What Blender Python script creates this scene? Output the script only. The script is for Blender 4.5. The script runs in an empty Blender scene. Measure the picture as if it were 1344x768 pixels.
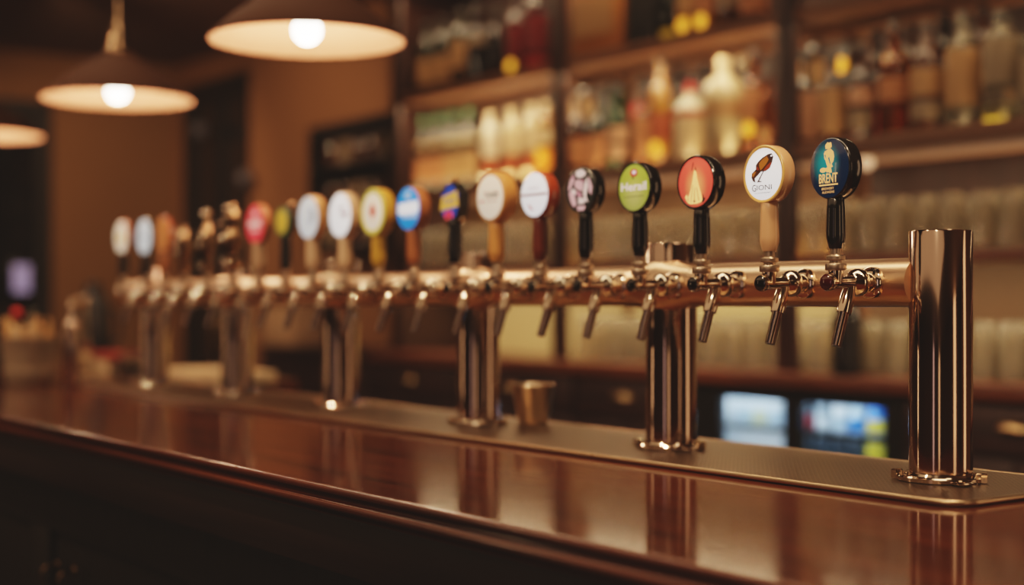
import bpy, bmesh, math, random
from mathutils import Matrix, Vector
random.seed(7)
PI = math.pi
sc = bpy.context.scene
COL = sc.collection
# ------------------------------------------------------------------ camera model
F = 1900.0; CX = 672.0; HY = 397.0; CAMZ = 1.30
TH = math.radians(35.83)
FX, FY = -math.cos(TH), math.sin(TH)
RX, RY = math.sin(TH), math.cos(TH)
def at(px, Y):                       # world X where the photo column px meets the vertical plane Y
    t = (px - CX) / F
    return Y / (FY + t*RY) * (FX + t*RX)
def dep(px, Y):
    return Y / (FY + (px-CX)/F*RY)
def zat(px, py, Y):
    return CAMZ + (HY - py) * dep(px, Y) / F
def atx(px, X):                      # world Y where the photo column px meets the plane X
    t = (px - CX) / F
    return X / (FX + t*RX) * (FY + t*RY)

# ------------------------------------------------------------------ materials
MATS = {}
def nm(name):
    m = bpy.data.materials.new(name); m.use_nodes = True
    nt = m.node_tree; b = nt.nodes['Principled BSDF']
    MATS[name] = m
    return m, nt, b
def setp(b, **k):
    names = dict(col='Base Color', rough='Roughness', metal='Metallic', trans='Transmission Weight', ior='IOR',
                 coat='Coat Weight', coatr='Coat Roughness', em='Emission Color', ems='Emission Strength', spec='Specular IOR Level', alpha='Alpha')
    for a, v in k.items():
        if a in ('col', 'em'): v = (*v, 1) if len(v) == 3 else v
        b.inputs[names[a]].default_value = v
def srgb(r, g, b):
    f = lambda c: ((c/255+.055)/1.055)**2.4 if c/255 > .04045 else c/255/12.92
    return (f(r), f(g), f(b))
def plain(name, col, rough=.5, metal=0., bump=0., var=.12, scale=40., **k):
    """principled with a little procedural mottling"""
    if name in MATS: return MATS[name]
    m, nt, b = nm(name); setp(b, col=col, rough=rough, metal=metal, **k)
    tc = nt.nodes.new('ShaderNodeTexCoord'); n = nt.nodes.new('ShaderNodeTexNoise')
    n.inputs['Scale'].default_value = scale; n.inputs['Detail'].default_value = 4
    nt.links.new(tc.outputs['Object'], n.inputs['Vector'])
    mx = nt.nodes.new('ShaderNodeMix'); mx.data_type = 'RGBA'; mx.blend_type = 'MULTIPLY'
    mx.inputs[0].default_value = 1.0
    mx.inputs[6].default_value = (*col, 1)
    r = nt.nodes.new('ShaderNodeMapRange'); r.inputs[3].default_value = 1-var; r.inputs[4].default_value = 1+var
    nt.links.new(n.outputs['Fac'], r.inputs[0])
    nt.links.new(r.outputs[0], mx.inputs[7]); nt.links.new(mx.outputs[2], b.inputs['Base Color'])
    if bump:
        bp = nt.nodes.new('ShaderNodeBump'); bp.inputs['Strength'].default_value = bump; bp.inputs['Distance'].default_value = .002
        nt.links.new(n.outputs['Fac'], bp.inputs['Height']); nt.links.new(bp.outputs['Normal'], b.inputs['Normal'])
    return m
def wood(name, c1, c2, rough=.35, scale=1., axis=0, coat=0., coatr=.1):
    m, nt, b = nm(name); setp(b, rough=rough, coat=coat, coatr=coatr)
    tc = nt.nodes.new('ShaderNodeTexCoord'); mp = nt.nodes.new('ShaderNodeMapping')
    s = [14*scale]*3; s[axis] = .8*scale; mp.inputs['Scale'].default_value = s
    nt.links.new(tc.outputs['Object'], mp.inputs['Vector'])
    n = nt.nodes.new('ShaderNodeTexNoise'); n.inputs['Scale'].default_value = 2.2; n.inputs['Detail'].default_value = 8; n.inputs['Roughness'].default_value = .65
    n.inputs['Distortion'].default_value = .6
    nt.links.new(mp.outputs[0], n.inputs['Vector'])
    cr = nt.nodes.new('ShaderNodeValToRGB'); cr.color_ramp.elements[0].color = (*c1, 1); cr.color_ramp.elements[1].color = (*c2, 1)
    cr.color_ramp.elements[0].position = .32; cr.color_ramp.elements[1].position = .68
    nt.links.new(n.outputs['Fac'], cr.inputs[0]); nt.links.new(cr.outputs[0], b.inputs['Base Color'])
    n2 = nt.nodes.new('ShaderNodeTexNoise'); n2.inputs['Scale'].default_value = 5; n2.inputs['Detail'].default_value = 6
    nt.links.new(mp.outputs[0], n2.inputs['Vector'])
    r = nt.nodes.new('ShaderNodeMapRange'); r.inputs[3].default_value = rough*.8; r.inputs[4].default_value = rough*1.35
    nt.links.new(n2.outputs['Fac'], r.inputs[0]); nt.links.new(r.outputs[0], b.inputs['Roughness'])
    bp = nt.nodes.new('ShaderNodeBump'); bp.inputs['Strength'].default_value = .06; bp.inputs['Distance'].default_value = .001
    nt.links.new(n2.outputs['Fac'], bp.inputs['Height']); nt.links.new(bp.outputs['Normal'], b.inputs['Normal'])
    return m
def metal(name, col, rough=.12, var=.05, stretch=(1, 1, 1), scale=60):
    m, nt, b = nm(name); setp(b, col=col, metal=1., rough=rough)
    tc = nt.nodes.new('ShaderNodeTexCoord'); mp = nt.nodes.new('ShaderNodeMapping'); mp.inputs['Scale'].default_value = stretch
    n = nt.nodes.new('ShaderNodeTexNoise'); n.inputs['Scale'].default_value = scale; n.inputs['Detail'].default_value = 5
    nt.links.new(tc.outputs['Object'], mp.inputs['Vector']); nt.links.new(mp.outputs[0], n.inputs['Vector'])
    r = nt.nodes.new('ShaderNodeMapRange'); r.inputs[3].default_value = max(.02, rough-var); r.inputs[4].default_value = rough+var
    nt.links.new(n.outputs['Fac'], r.inputs[0]); nt.links.new(r.outputs[0], b.inputs['Roughness'])
    return m
def glass(name, col, rough=.03, ior=1.45):
    m, nt, b = nm(name); setp(b, col=col, rough=rough, trans=1., ior=ior)
    return m
def emis(name, col, s):
    m, nt, b = nm(name); setp(b, col=(.8, .8, .8), em=col, ems=s)
    return m
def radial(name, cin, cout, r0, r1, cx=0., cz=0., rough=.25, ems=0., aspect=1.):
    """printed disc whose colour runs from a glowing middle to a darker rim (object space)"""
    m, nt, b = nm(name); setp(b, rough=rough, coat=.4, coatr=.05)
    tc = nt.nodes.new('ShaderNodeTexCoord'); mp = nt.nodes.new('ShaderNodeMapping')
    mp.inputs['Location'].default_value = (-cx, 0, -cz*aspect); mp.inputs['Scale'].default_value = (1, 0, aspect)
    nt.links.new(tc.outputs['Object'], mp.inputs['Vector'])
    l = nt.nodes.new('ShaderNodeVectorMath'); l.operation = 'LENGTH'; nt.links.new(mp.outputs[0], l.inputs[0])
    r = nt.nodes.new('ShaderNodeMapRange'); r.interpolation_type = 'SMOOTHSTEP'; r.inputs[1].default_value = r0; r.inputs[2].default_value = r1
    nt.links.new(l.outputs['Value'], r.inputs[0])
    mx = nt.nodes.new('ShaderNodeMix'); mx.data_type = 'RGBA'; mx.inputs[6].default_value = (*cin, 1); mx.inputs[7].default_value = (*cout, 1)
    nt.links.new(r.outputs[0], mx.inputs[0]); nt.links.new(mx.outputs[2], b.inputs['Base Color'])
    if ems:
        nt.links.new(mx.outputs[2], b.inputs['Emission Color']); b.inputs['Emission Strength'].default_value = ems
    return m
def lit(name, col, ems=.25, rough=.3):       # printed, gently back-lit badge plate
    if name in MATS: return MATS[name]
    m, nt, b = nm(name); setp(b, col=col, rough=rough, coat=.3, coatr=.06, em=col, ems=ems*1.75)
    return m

M = MATS
wood('mahogany_top', srgb(56, 26, 16), srgb(92, 44, 27), rough=.10, scale=.9, axis=0, coat=.12, coatr=.04)
MATS['mahogany_top'].node_tree.nodes['Principled BSDF'].inputs['Specular IOR Level'].default_value = .27
wood('mahogany_edge', srgb(84, 38, 24), srgb(124, 62, 38), rough=.22, axis=0, coat=.5, coatr=.1)
wood('apron_wood', srgb(38, 22, 18), srgb(54, 32, 25), rough=.5, axis=0)
wood('panel_wood', srgb(26, 19, 16), srgb(36, 26, 22), rough=.6, axis=2)
wood('backbar_wood', srgb(44, 24, 17), srgb(66, 36, 24), rough=.4, axis=2)
wood('cabinet_wood', srgb(42, 23, 19), srgb(60, 33, 26), rough=.5, axis=0)
wood('shelf_wood', srgb(98, 62, 38), srgb(134, 88, 56), rough=.5, axis=0)
wood('counter_wood', srgb(88, 46, 30), srgb(122, 66, 42), rough=.3, axis=0)
wood('oak_light', srgb(196, 140, 84), srgb(224, 172, 112), rough=.4, scale=3, axis=2)
wood('oak_pale', srgb(205, 165, 128), srgb(226, 190, 154), rough=.4, scale=3, axis=2)
wood('oak_brown', srgb(150, 88, 50), srgb(182, 112, 68), rough=.4, scale=3, axis=2)
wood('oak_red', srgb(84, 34, 24), srgb(112, 50, 34), rough=.3, scale=3, axis=2)
metal('steel_column', (.52, .38, .30), rough=.10, var=.02, stretch=(1, 1, .06), scale=70)
metal('steel_beam', (.86, .58, .38), rough=.30, var=.06, stretch=(.06, 1, 1), scale=90)
metal('chrome', (.74, .60, .47), rough=.08, var=.03)
metal('satin_nickel', (.50, .38, .28), rough=.36, var=.05)
metal('chrome_dark', (.55, .44, .36), rough=.14, var=.03)
metal('chrome_bright', (.82, .71, .57), rough=.05, var=.02)
metal('brass', (.62, .42, .22), rough=.3, var=.08)
metal('bronze', (.34, .21, .12), rough=.22, var=.08)
metal('steel_tray', (.56, .39, .25), rough=.3, var=.06)
metal('pewter', (.80, .62, .42), rough=.3, var=.06)
# perforated tray plate
m, nt, b = nm('perforated_steel'); setp(b, metal=1., rough=.34)
tc = nt.nodes.new('ShaderNodeTexCoord'); mp = nt.nodes.new('ShaderNodeMapping'); mp.inputs['Scale'].default_value = (130, 130, 0)
nt.links.new(tc.outputs['Object'], mp.inputs['Vector'])
fr = nt.nodes.new('ShaderNodeVectorMath'); fr.operation = 'FRACTION'; nt.links.new(mp.outputs[0], fr.inputs[0])
sb = nt.nodes.new('ShaderNodeVectorMath'); sb.operation = 'SUBTRACT'; sb.inputs[1].default_value = (.5, .5, 0); nt.links.new(fr.outputs[0], sb.inputs[0])
ln = nt.nodes.new('ShaderNodeVectorMath'); ln.operation = 'LENGTH'; nt.links.new(sb.outputs[0], ln.inputs[0])
mr = nt.nodes.new('ShaderNodeMapRange'); mr.inputs[1].default_value = .24; mr.inputs[2].default_value = .32; nt.links.new(ln.outputs['Value'], mr.inputs[0])
mx = nt.nodes.new('ShaderNodeMix'); mx.data_type = 'RGBA'; mx.inputs[6].default_value = (.05, .035, .025, 1); mx.inputs[7].default_value = (.22, .135, .075, 1)
nt.links.new(mr.outputs[0], mx.inputs[0]); nt.links.new(mx.outputs[2], b.inputs['Base Color'])
bp = nt.nodes.new('ShaderNodeBump'); bp.inputs['Strength'].default_value = .6; bp.inputs['Distance'].default_value = .001
nt.links.new(mr.outputs[0], bp.inputs['Height']); nt.links.new(bp.outputs['Normal'], b.inputs['Normal'])

plain('plaster_tan', srgb(150, 106, 72), rough=.85, var=.06, scale=6, bump=.1)
plain('plaster_end', srgb(138, 100, 66), rough=.85, var=.06, scale=6, bump=.1)
plain('room_panelling', srgb(96, 62, 44), rough=.6, var=.15, scale=3)
plain('ceiling_paint', srgb(132, 102, 82), rough=.9, var=.05, scale=8)
plain('floor_dark', srgb(58, 44, 36), rough=.5, var=.2, scale=5)
plain('dark_frame', srgb(30, 25, 23), rough=.5, var=.1)
plain('black_gloss', srgb(20, 18, 18), rough=.16, var=.05, coat=.5, coatr=.05)
plain('black_satin', srgb(24, 22, 22), rough=.4, var=.05)
plain('jewel_red', srgb(60, 14, 14), rough=.1, var=.05, coat=1., coatr=.03)
plain('jewel_black', srgb(14, 12, 12), rough=.08, var=.05, coat=1., coatr=.03)
plain('cream_gloss', srgb(224, 174, 130), rough=.3, var=.04, coat=.4, coatr=.05)
plain('red_brown_gloss', srgb(176, 74, 44), rough=.2, var=.08, coat=.6, coatr=.05)
plain('dark_maroon', srgb(58, 24, 20), rough=.3, var=.08)
plain('yellow_gloss', srgb(206, 158, 60), rough=.35, var=.05)
plain('amber_wood_gloss', srgb(228, 160, 90), rough=.35, var=.06)
plain('shade_outer', srgb(66, 38, 20), rough=.8, spec=.15, var=.08)
plain('shade_inner', srgb(232, 176, 140), rough=.7, var=.03)
plain('lamp_dark', srgb(52, 38, 30), rough=.4, var=.05)
plain('navy_print', srgb(30, 40, 110), rough=.3)
plain('fridge_black', srgb(26, 23, 22), rough=.35, var=.05)
plain('fridge_liner', srgb(190, 205, 215), rough=.5, var=.03)
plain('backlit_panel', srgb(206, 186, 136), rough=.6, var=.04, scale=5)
plain('tan_panel', srgb(112, 82, 54), rough=.6, var=.08, scale=5)
plain('stone_bucket', srgb(150, 128, 104), rough=.6, var=.08)
plain('paper_tan', srgb(222, 170, 110), rough=.8, var=.08)
plain('paper_cream', srgb(220, 190, 148), rough=.8, var=.06)
plain('red_cloth', srgb(140, 44, 30), rough=.7, var=.08)
plain('red_print', srgb(200, 40, 36), rough=.5, var=.05)
plain('leaf_dark', srgb(40, 44, 26), rough=.6, var=.1)
emis('bulb_glow', (1., .88, .70), 12.)
emis('blue_screen', srgb(50, 84, 190), .28)
plain('blue_dot', srgb(92, 92, 104), rough=.4)
emis('fridge_led', (.78, .9, 1.), 6.)
emis('warm_highlight', (1., .52, .26), .55)  # glow of the highlight globe added under the bottle shelf
glass('clear_glass', (.97, .95, .88), rough=.02)
m, nt, b = nm('pint_glass'); setp(b, col=(.97, .85, .62), rough=.05, trans=.74, ior=1.45)
m, nt, b = nm('dark_pane'); setp(b, col=(.012, .011, .012), rough=.06, coat=.3)
m, nt, b = nm('fridge_pane')                       # thin door glass
for n_ in list(nt.nodes):
    if n_.type == 'BSDF_PRINCIPLED': nt.nodes.remove(n_)
tr = nt.nodes.new('ShaderNodeBsdfTransparent'); tr.inputs[0].default_value = (.9, .95, .97, 1)
gl = nt.nodes.new('ShaderNodeBsdfGlossy'); gl.inputs['Roughness'].default_value = .03
mxs = nt.nodes.new('ShaderNodeMixShader'); mxs.inputs[0].default_value = .05; nt.links.new(tr.outputs[0], mxs.inputs[1]); nt.links.new(gl.outputs[0], mxs.inputs[2])
nt.links.new(mxs.outputs[0], nt.nodes['Material Output'].inputs['Surface'])

# ------------------------------------------------------------------ mesh helpers
def T(x=0, y=0, z=0): return Matrix.Translation((x, y, z))
def box(bm, x0, x1, y0, y1, z0, z1, bev=0., mtx=None, segs=2):
    vs = [bm.verts.new((x, y, z)) for x in (x0, x1) for y in (y0, y1) for z in (z0, z1)]
    q = [(0, 1, 3, 2), (4, 6, 7, 5), (0, 4, 5, 1), (2, 3, 7, 6), (0, 2, 6, 4), (1, 5, 7, 3)]
    fs = [bm.faces.new([vs[i] for i in f]) for f in q]
    if bev:
        es = list({e for f in fs for e in f.edges})
        r = bmesh.ops.bevel(bm, geom=es, offset=bev, segments=segs, profile=.5, affect='EDGES')
        vs = list({v for f in r['faces'] for v in f.verts} | {v for v in vs if v.is_valid})
    if mtx is not None:
        for v in vs: v.co = mtx @ v.co
    return vs
def lathe(bm, prof, segs=32, mtx=None, cap=True):
    """prof: list of (r, z), spun round z"""
    rings = []
    for r, z in prof:
        if r < 1e-6:
            p = Vector((0, 0, z)); rings.append([bm.verts.new(mtx @ p if mtx else p)])
        else:
            ring = []
            for i in range(segs):
                a = 2*PI*i/segs; p = Vector((r*math.cos(a), r*math.sin(a), z))
                ring.append(bm.verts.new(mtx @ p if mtx else p))
            rings.append(ring)
    for a, b_ in zip(rings, rings[1:]):
        na, nb = len(a), len(b_)
        for i in range(segs):
            j = (i+1) % segs
            if na == 1 and nb == 1: continue
            if na == 1: bm.faces.new((a[0], b_[i], b_[j]))
            elif nb == 1: bm.faces.new((a[i], a[j], b_[0]))
            else: bm.faces.new((a[i], a[j], b_[j], b_[i]))
    if cap:
        if len(rings[0]) > 1: bm.faces.new(list(reversed(rings[0])))
        if len(rings[-1]) > 1: bm.faces.new(rings[-1])
def tube(bm, pts, rad, segs=14, cap=True):
    pts = [Vector(p) for p in pts]; n = len(pts)
    if not hasattr(rad, '__len__'): rad = [rad]*n
    up = None; rings = []
    for i, p in enumerate(pts):
        d = (pts[min(i+1, n-1)] - pts[max(i-1, 0)]).normalized()
        if up is None:
            up = Vector((0, 0, 1)) if abs(d.z) < .9 else Vector((1, 0, 0))
        u = (up - d*up.dot(d)).normalized(); w = d.cross(u); up = u
        rings.append([bm.verts.new(p + (u*math.cos(2*PI*k/segs) + w*math.sin(2*PI*k/segs))*rad[i]) for k in range(segs)])
    for a, b_ in zip(rings, rings[1:]):
        for k in range(segs):
            bm.faces.new((a[k], a[(k+1) % segs], b_[(k+1) % segs], b_[k]))
    if cap:
        bm.faces.new(list(reversed(rings[0]))); bm.faces.new(rings[-1])
def prism(bm, poly, d0, d1, axis='y'):
    """poly in (x,z) extruded along y from d0 to d1; axis 'x': poly in (y,z) along x; axis 'z': poly in (x,y)"""
    def P(a, b_, d):
        return (a, d, b_) if axis == 'y' else ((d, a, b_) if axis == 'x' else (a, b_, d))
    A = [bm.verts.new(P(a, b_, d0)) for a, b_ in poly]; B = [bm.verts.new(P(a, b_, d1)) for a, b_ in poly]
    n = len(poly)
    bm.faces.new(A); bm.faces.new(list(reversed(B)))
    for i in range(n):
        j = (i+1) % n
        bm.faces.new((A[i], B[i], B[j], A[j]))
def finish(bm, name, mat, parent=None, smooth=True, loc=None, ang=40):
    bmesh.ops.recalc_face_normals(bm, faces=bm.faces)
    me = bpy.data.meshes.new(name); bm.to_mesh(me); bm.free()
    me.materials.append(MATS[mat] if isinstance(mat, str) else mat)
    if smooth:
        me.polygons.foreach_set('use_smooth', [True]*len(me.polygons))
        try: me.set_sharp_from_angle(angle=math.radians(ang))
        except Exception: pass
    o = bpy.data.objects.new(name, me); COL.objects.link(o)
    if parent is not None: o.parent = parent
    if loc is not None: o.location = loc
    return o
def new(): return bmesh.new()
def thing(name, label, cat, loc=(0, 0, 0), rotz=0., group=None):
    o = bpy.data.objects.new(name, None); COL.objects.link(o); o.empty_display_size = .05
    o.location = loc; o.rotation_euler = (0, 0, rotz); o['label'] = label; o['category'] = cat
    if group: o['group'] = group
    return o
def tag(o, label, cat, group=None):
    o['label'] = label; o['category'] = cat
    if group: o['group'] = group
    return o
def struct(o):
    o['kind'] = 'structure'; return o
def dup(root, loc, rotz=None, label=None, group=None):
    r = root.copy(); COL.objects.link(r); r.location = loc
    if rotz is not None: r.rotation_euler = (0, 0, rotz)
    if label: r['label'] = label
    if group: r['group'] = group
    for ch in list(root.children):
        c = ch.copy(); COL.objects.link(c); c.parent = r
        for g in ch.children:
            d = g.copy(); COL.objects.link(d); d.parent = c
    return r
def lbox(name, mat, x0, x1, y0, y1, z0, z1, bev=0., parent=None):
    bm = new(); box(bm, x0, x1, y0, y1, z0, z1, bev)
    return finish(bm, name, mat, parent, smooth=bool(bev))
def ordinal(i):
    return ['first', 'second', 'third', 'fourth', 'fifth', 'sixth', 'seventh', 'eighth', 'ninth', 'tenth', 'eleventh', 'twelfth',
            'thirteenth', 'fourteenth', 'fifteenth', 'sixteenth'][i]

# ------------------------------------------------------------------ room shell
XW, YB, YF, XR, ZC = -8.25, 3.46, -4.2, 3.2, 2.72
struct(lbox('floor', 'floor_dark', XW-.2, XR+.2, YF-.2, YB+.2, -.1, 0))
struct(lbox('ceiling', 'ceiling_paint', XW-.2, XR+.2, YF-.2, YB+.2, ZC, ZC+.1))
DX0, DX1, DZ = at(236, YB), at(328, YB), 2.58          # tall dark glazed door in the back wall
bm = new()
box(bm, XW, DX0, YB, YB+.15, 0, ZC); box(bm, DX0, DX1, YB, YB+.15, DZ, ZC); box(bm, DX1, XR, YB, YB+.15, 0, ZC)
struct(finish(bm, 'wall_back', 'plaster_tan', smooth=False))
WY0, WY1 = .9, atx(70, XW)                             # dark window in the end wall
bm = new()
box(bm, XW-.15, XW, WY1, YB+.15, 0, ZC); box(bm, XW-.15, XW, YF, WY0, 0, ZC)
box(bm, XW-.15, XW, WY0, WY1, 2.45, ZC); box(bm, XW-.15, XW, WY0, WY1, 0, .75)
struct(finish(bm, 'wall_end', 'plaster_end', smooth=False))
struct(lbox('wall_front', 'room_panelling', XW-.15, XR, YF-.15, YF, 0, ZC))
struct(lbox('wall_right', 'room_panelling', XR, XR+.15, YF, YB+.15, 0, ZC))
# glazed door
d = struct(lbox('door_1', 'dark_frame', DX0+.003, DX0+.10, YB+.02, YB+.09, .002, DZ-.003))
bm = new(); box(bm, DX1-.10, DX1-.003, YB+.02, YB+.09, .002, DZ-.003); box(bm, DX0+.1, DX1-.1, YB+.02, YB+.09, DZ-.11, DZ-.003)
box(bm, DX0+.1, DX1-.1, YB+.02, YB+.09, .002, .25); box(bm, (DX0+DX1)/2-.03, (DX0+DX1)/2+.03, YB+.02, YB+.09, .25, DZ-.11)
finish(bm, 'door_frame', 'dark_frame', d, smooth=False)
bm = new(); box(bm, DX0+.1, (DX0+DX1)/2-.03, YB+.05, YB+.06, .25, DZ-.11); box(bm, (DX0+DX1)/2+.03, DX1-.1, YB+.05, YB+.06, .25, DZ-.11)
finish(bm, 'door_pane', 'dark_pane', d, smooth=False)
lbox('door_handle', 'brass', (DX0+DX1)/2+.05, (DX0+DX1)/2+.07, YB-.03, YB+.045, 1.0, 1.25, .004, d)
w = struct(lbox('window_1', 'dark_frame', XW-.10, XW-.03, WY0+.003, WY1-.003, .753, .83))
bm = new(); box(bm, XW-.10, XW-.03, WY0+.003, WY1-.003, 2.37, 2.447)
for yy in (WY0+.003, (WY0+WY1)/2-.04, WY1-.083): box(bm, XW-.10, XW-.03, yy, yy+.08, .83, 2.37)
finish(bm, 'window_frame', 'dark_frame', w, smooth=False)
bm = new(); box(bm, XW-.07, XW-.06, WY0+.08, WY1-.08, .83, 2.37)
finish(bm, 'window_pane', 'dark_pane', w, smooth=False)
struct(lbox('baseboard_back', 'panel_wood', DX1+.02, -5.25, YB-.02, YB-.001, 0, .16, .003))

# ------------------------------------------------------------------ the bar
BT = CAMZ-.223                  # bar top height
BX0, BX1, BY0, BY1 = -5.3, 2.2, .853, 1.605
bar = thing('bar_counter', 'long dark mahogany bar counter with moulded front edge carrying the beer tower', 'bar counter', (-1.5, 1.2, 0))
ox, oy = 1.5, -1.2              # local offset of its parts
bm = new()
poly = [(BX0, BY0), (BX1, BY0), (BX1, BY1), (-3.75, BY1), (-3.75, 1.95), (BX0, 1.95)]
prism(bm, [(x+ox, y+oy) for x, y in poly], BT-.034, BT, axis='z')
finish(bm, 'bar_top', 'mahogany_top', bar, smooth=False)
# moulded nosing: bead, groove, rounded nose, cove
def arc(cx, cz, r, a0, a1, n=8): return [(cx+r*math.cos(math.radians(a0+(a1-a0)*i/n)), cz+r*math.sin(math.radians(a0+(a1-a0)*i/n))) for i in range(n+1)]
prof = [(BY0+.001, BT-.036), (BY0+.001, BT)]
prof += arc(BY0-.003, BT-.0045, .005, 80, 215)
prof += [(BY0+.0005, BT-.0105), (BY0+.0005, BT-.0145), (BY0-.003, BT-.0155)]
prof += arc(BY0-.008, BT-.0215, .006, 70, 260)
prof += [(BY0-.004, BT-.0285), (BY0+.0002, BT-.030), (BY0+.0002, BT-.036)]
bm = new(); prism(bm, [(y+oy, z) for y, z in prof], BX0+ox, BX1+ox, axis='x')
finish(bm, 'edge_moulding', 'mahogany_edge', bar, ang=50)
bm = new(); box(bm, BX0+ox, BX1+ox, BY0+.012+oy, BY0+.05+oy, BT-.11, BT-.034, .003)
finish(bm, 'apron', 'apron_wood', bar)
bm = new()
box(bm, BX0+.03+ox, BX1-.03+ox, BY0+.085+oy, BY0+.11+oy, .12, BT-.034); box(bm, BX0+.03+ox, BX1-.03+ox, BY0+.06+oy, BY0+.12+oy, 0, .12, .004)
box(bm, BX0+.03+ox, BX1-.03+ox, BY0+.07+oy, BY0+.085+oy, BT-.22, BT-.11, .003)
x = BX0+.03
while x < BX1-.1:
    box(bm, x+ox, x+.1+ox, BY0+.07+oy, BY0+.085+oy, .12, BT-.22, .003); x += .78
finish(bm, 'front_panel', 'panel_wood', bar)
bm = new(); box(bm, -3.75+ox, BX1-.03+ox, BY1-.04+oy, BY1-.02+oy, 0, BT-.034); box(bm, BX0+.03+ox, -3.78+ox, 1.91+oy, 1.93+oy, 0, BT-.034)
box(bm, -3.80+ox, -3.78+ox, BY1-.02+oy, 1.91+oy, 0, BT-.034); box(bm, BX0+.03+ox, BX0+.05+ox, BY0+.11+oy, 1.91+oy, 0, BT-.034)
finish(bm, 'rear_panel', 'panel_wood', bar, smooth=False)
# bag hooks under the bar
for i, (px, py) in enumerate(((77, 742), (99, 750))):
    Y = BY0+.07; hk = thing('bag_hook', ('left' if i == 0 else 'right')+' one of two small brass bag hooks on the dark bar front', 'hook', (at(px, Y), Y, zat(px, py, Y)), group='bag hooks')
    bm = new(); lathe(bm, [(.011, 0), (.011, .003), (.008, .005)], 20, Matrix.Rotation(PI/2, 4, 'X')); finish(bm, 'back_plate', 'bronze', hk)
    bm = new(); tube(bm, [(0, 0, .002), (0, -.02, .002), (0, -.03, -.006), (0, -.034, -.018), (0, -.03, -.028), (0, -.04, -.034)], .0028, 10); finish(bm, 'hook', 'bronze', hk)

# ------------------------------------------------------------------ drip tray
TZ = CAMZ-.215
def rrect(x0, x1, y0, y1, r, n=8):
    o = []
    for cx, cy, a in ((x1-r, y1-r, 0), (x0+r, y1-r, 90), (x0+r, y0+r, 180), (x1-r, y0+r, 270)):
        o += [(cx+r*math.cos(math.radians(a+90*i/n)), cy+r*math.sin(math.radians(a+90*i/n))) for i in range(n+1)]
    return o
TX0, TX1, TY0, TY1 = -3.95, -.985, 1.304, 1.587
tcx, tcy = (TX0+TX1)/2, (TY0+TY1)/2
tray = thing('drip_tray', 'long perforated steel drip tray on the bar under the beer tower', 'drip tray', (tcx, tcy, BT))
bm = new()
outer = rrect(TX0-tcx, TX1-tcx, TY0-tcy, TY1-tcy, .035)
prism(bm, outer, .0032, TZ-BT-.0012, axis='z')
finish(bm, 'tray_plate', 'perforated_steel', tray, smooth=False)
bm = new()
pts = [(x, y, TZ-BT-.0035) for x, y in outer]; pts += pts[:2]
tube(bm, pts, .0036, 10)
finish(bm, 'rolled_rim', 'steel_tray', tray)

# ------------------------------------------------------------------ beer tower
CY = 1.4526; BEY = CY-.013; BEZ = CAMZ+.0245; BR = .0305; CR = .0378
cxs = [at(p, CY) for p in (1234.5, 881, 628, 447, 311, 203)]
tower = thing('beer_tower', 'long polished steel beer tower of six columns carrying one horizontal pipe', 'beer tower', (cxs[0], CY, TZ))
for i, x in enumerate(cxs):
    h = CAMZ+.0875-TZ
    bm = new(); lathe(bm, [(CR, .0005), (CR, h-.002), (CR-.0008, h-.0005), (CR-.003, h)], 64)
    c = finish(bm, 'column', 'steel_column', tower, loc=(x-cxs[0], 0, 0))
    bm = new(); lathe(bm, [(.052, .0), (.052, .0045), (.0505, .006), (.043, .0062), (.0415, .009), (CR+.0002, .0095)], 48, cap=False)
    finish(bm, 'base_flange', 'chrome', c)
    for a in (-146, 14, 96):
        bm = new(); r = .0515
        lathe(bm, [(.0075, 0), (.0075, .0095), (.006, .011), (0, .0112)], 6 if a != -28 else 20, T(r*math.cos(math.radians(a)), r*math.sin(math.radians(a)), 0))
        finish(bm, 'bolt', 'chrome', c, ang=30)
    bm = new(); box(bm, .044, .068, -.013, .013, .0004, .0035, .0012, Matrix.Rotation(math.radians(-26), 4, 'Z')); finish(bm, 'base_lug', 'chrome', c)
    if i:
        bm = new()
        lathe(bm, [(BR+.0004, -.075), (BR+.0015, -.06), (BR+.004, -.04), (BR+.0095, -.018), (BR+.012, 0), (BR+.0095, .018), (BR+.004, .04), (BR+.0015, .06), (BR+.0004, .075)], 40,
              T(0, BEY-CY, BEZ-TZ) @ Matrix.Rotation(PI/2, 4, 'Y'), cap=False)
        finish(bm, 'saddle_joint', 'steel_beam', c, ang=60)
bm = new()
lathe(bm, [(0, 0), (BR, 0), (BR, cxs[0]-.02-(cxs[5]-.17)-.004), (BR-.004, cxs[0]-.02-(cxs[5]-.17)), (0, cxs[0]-.02-(cxs[5]-.17))], 48,
      T(-.02, BEY-CY, BEZ-TZ) @ Matrix.Rotation(-PI/2, 4, 'Y'))
finish(bm, 'crossbeam', 'steel_beam', tower)

# ------------------------------------------------------------------ beer taps
HYY = 1.345                                    # plane of the tap handles
SY = BEY-BR                                    # front of the pipe
hy = HYY-SY                                    # local y of the handle axis
def tx(bm_list, s, x0, x1, y0, y1, bold=0., spacing=1.):
    cu = bpy.data.curves.new('lettering', 'FONT'); cu.body = s; cu.size = 1; cu.resolution_u = 3; cu.offset = bold; cu.space_character = spacing
    o = bpy.data.objects.new('lettering', cu); COL.objects.link(o)
    bpy.context.view_layer.update()
    me = bpy.data.meshes.new_from_object(o.evaluated_get(bpy.context.evaluated_depsgraph_get()))
    bpy.data.objects.remove(o); bpy.data.curves.remove(cu)
    xs = [v.co.x for v in me.vertices]; ys = [v.co.y for v in me.vertices]
    ax, bx, ay, by = min(xs), max(xs), min(ys), max(ys)
    for v in me.vertices:
        u = x0+(v.co.x-ax)/(bx-ax)*(x1-x0); w_ = y0+(v.co.y-ay)/(by-ay)*(y1-y0)
        v.co = (u, 0, w_)
    bm_list.from_mesh(me); bpy.data.meshes.remove(me)
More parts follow.
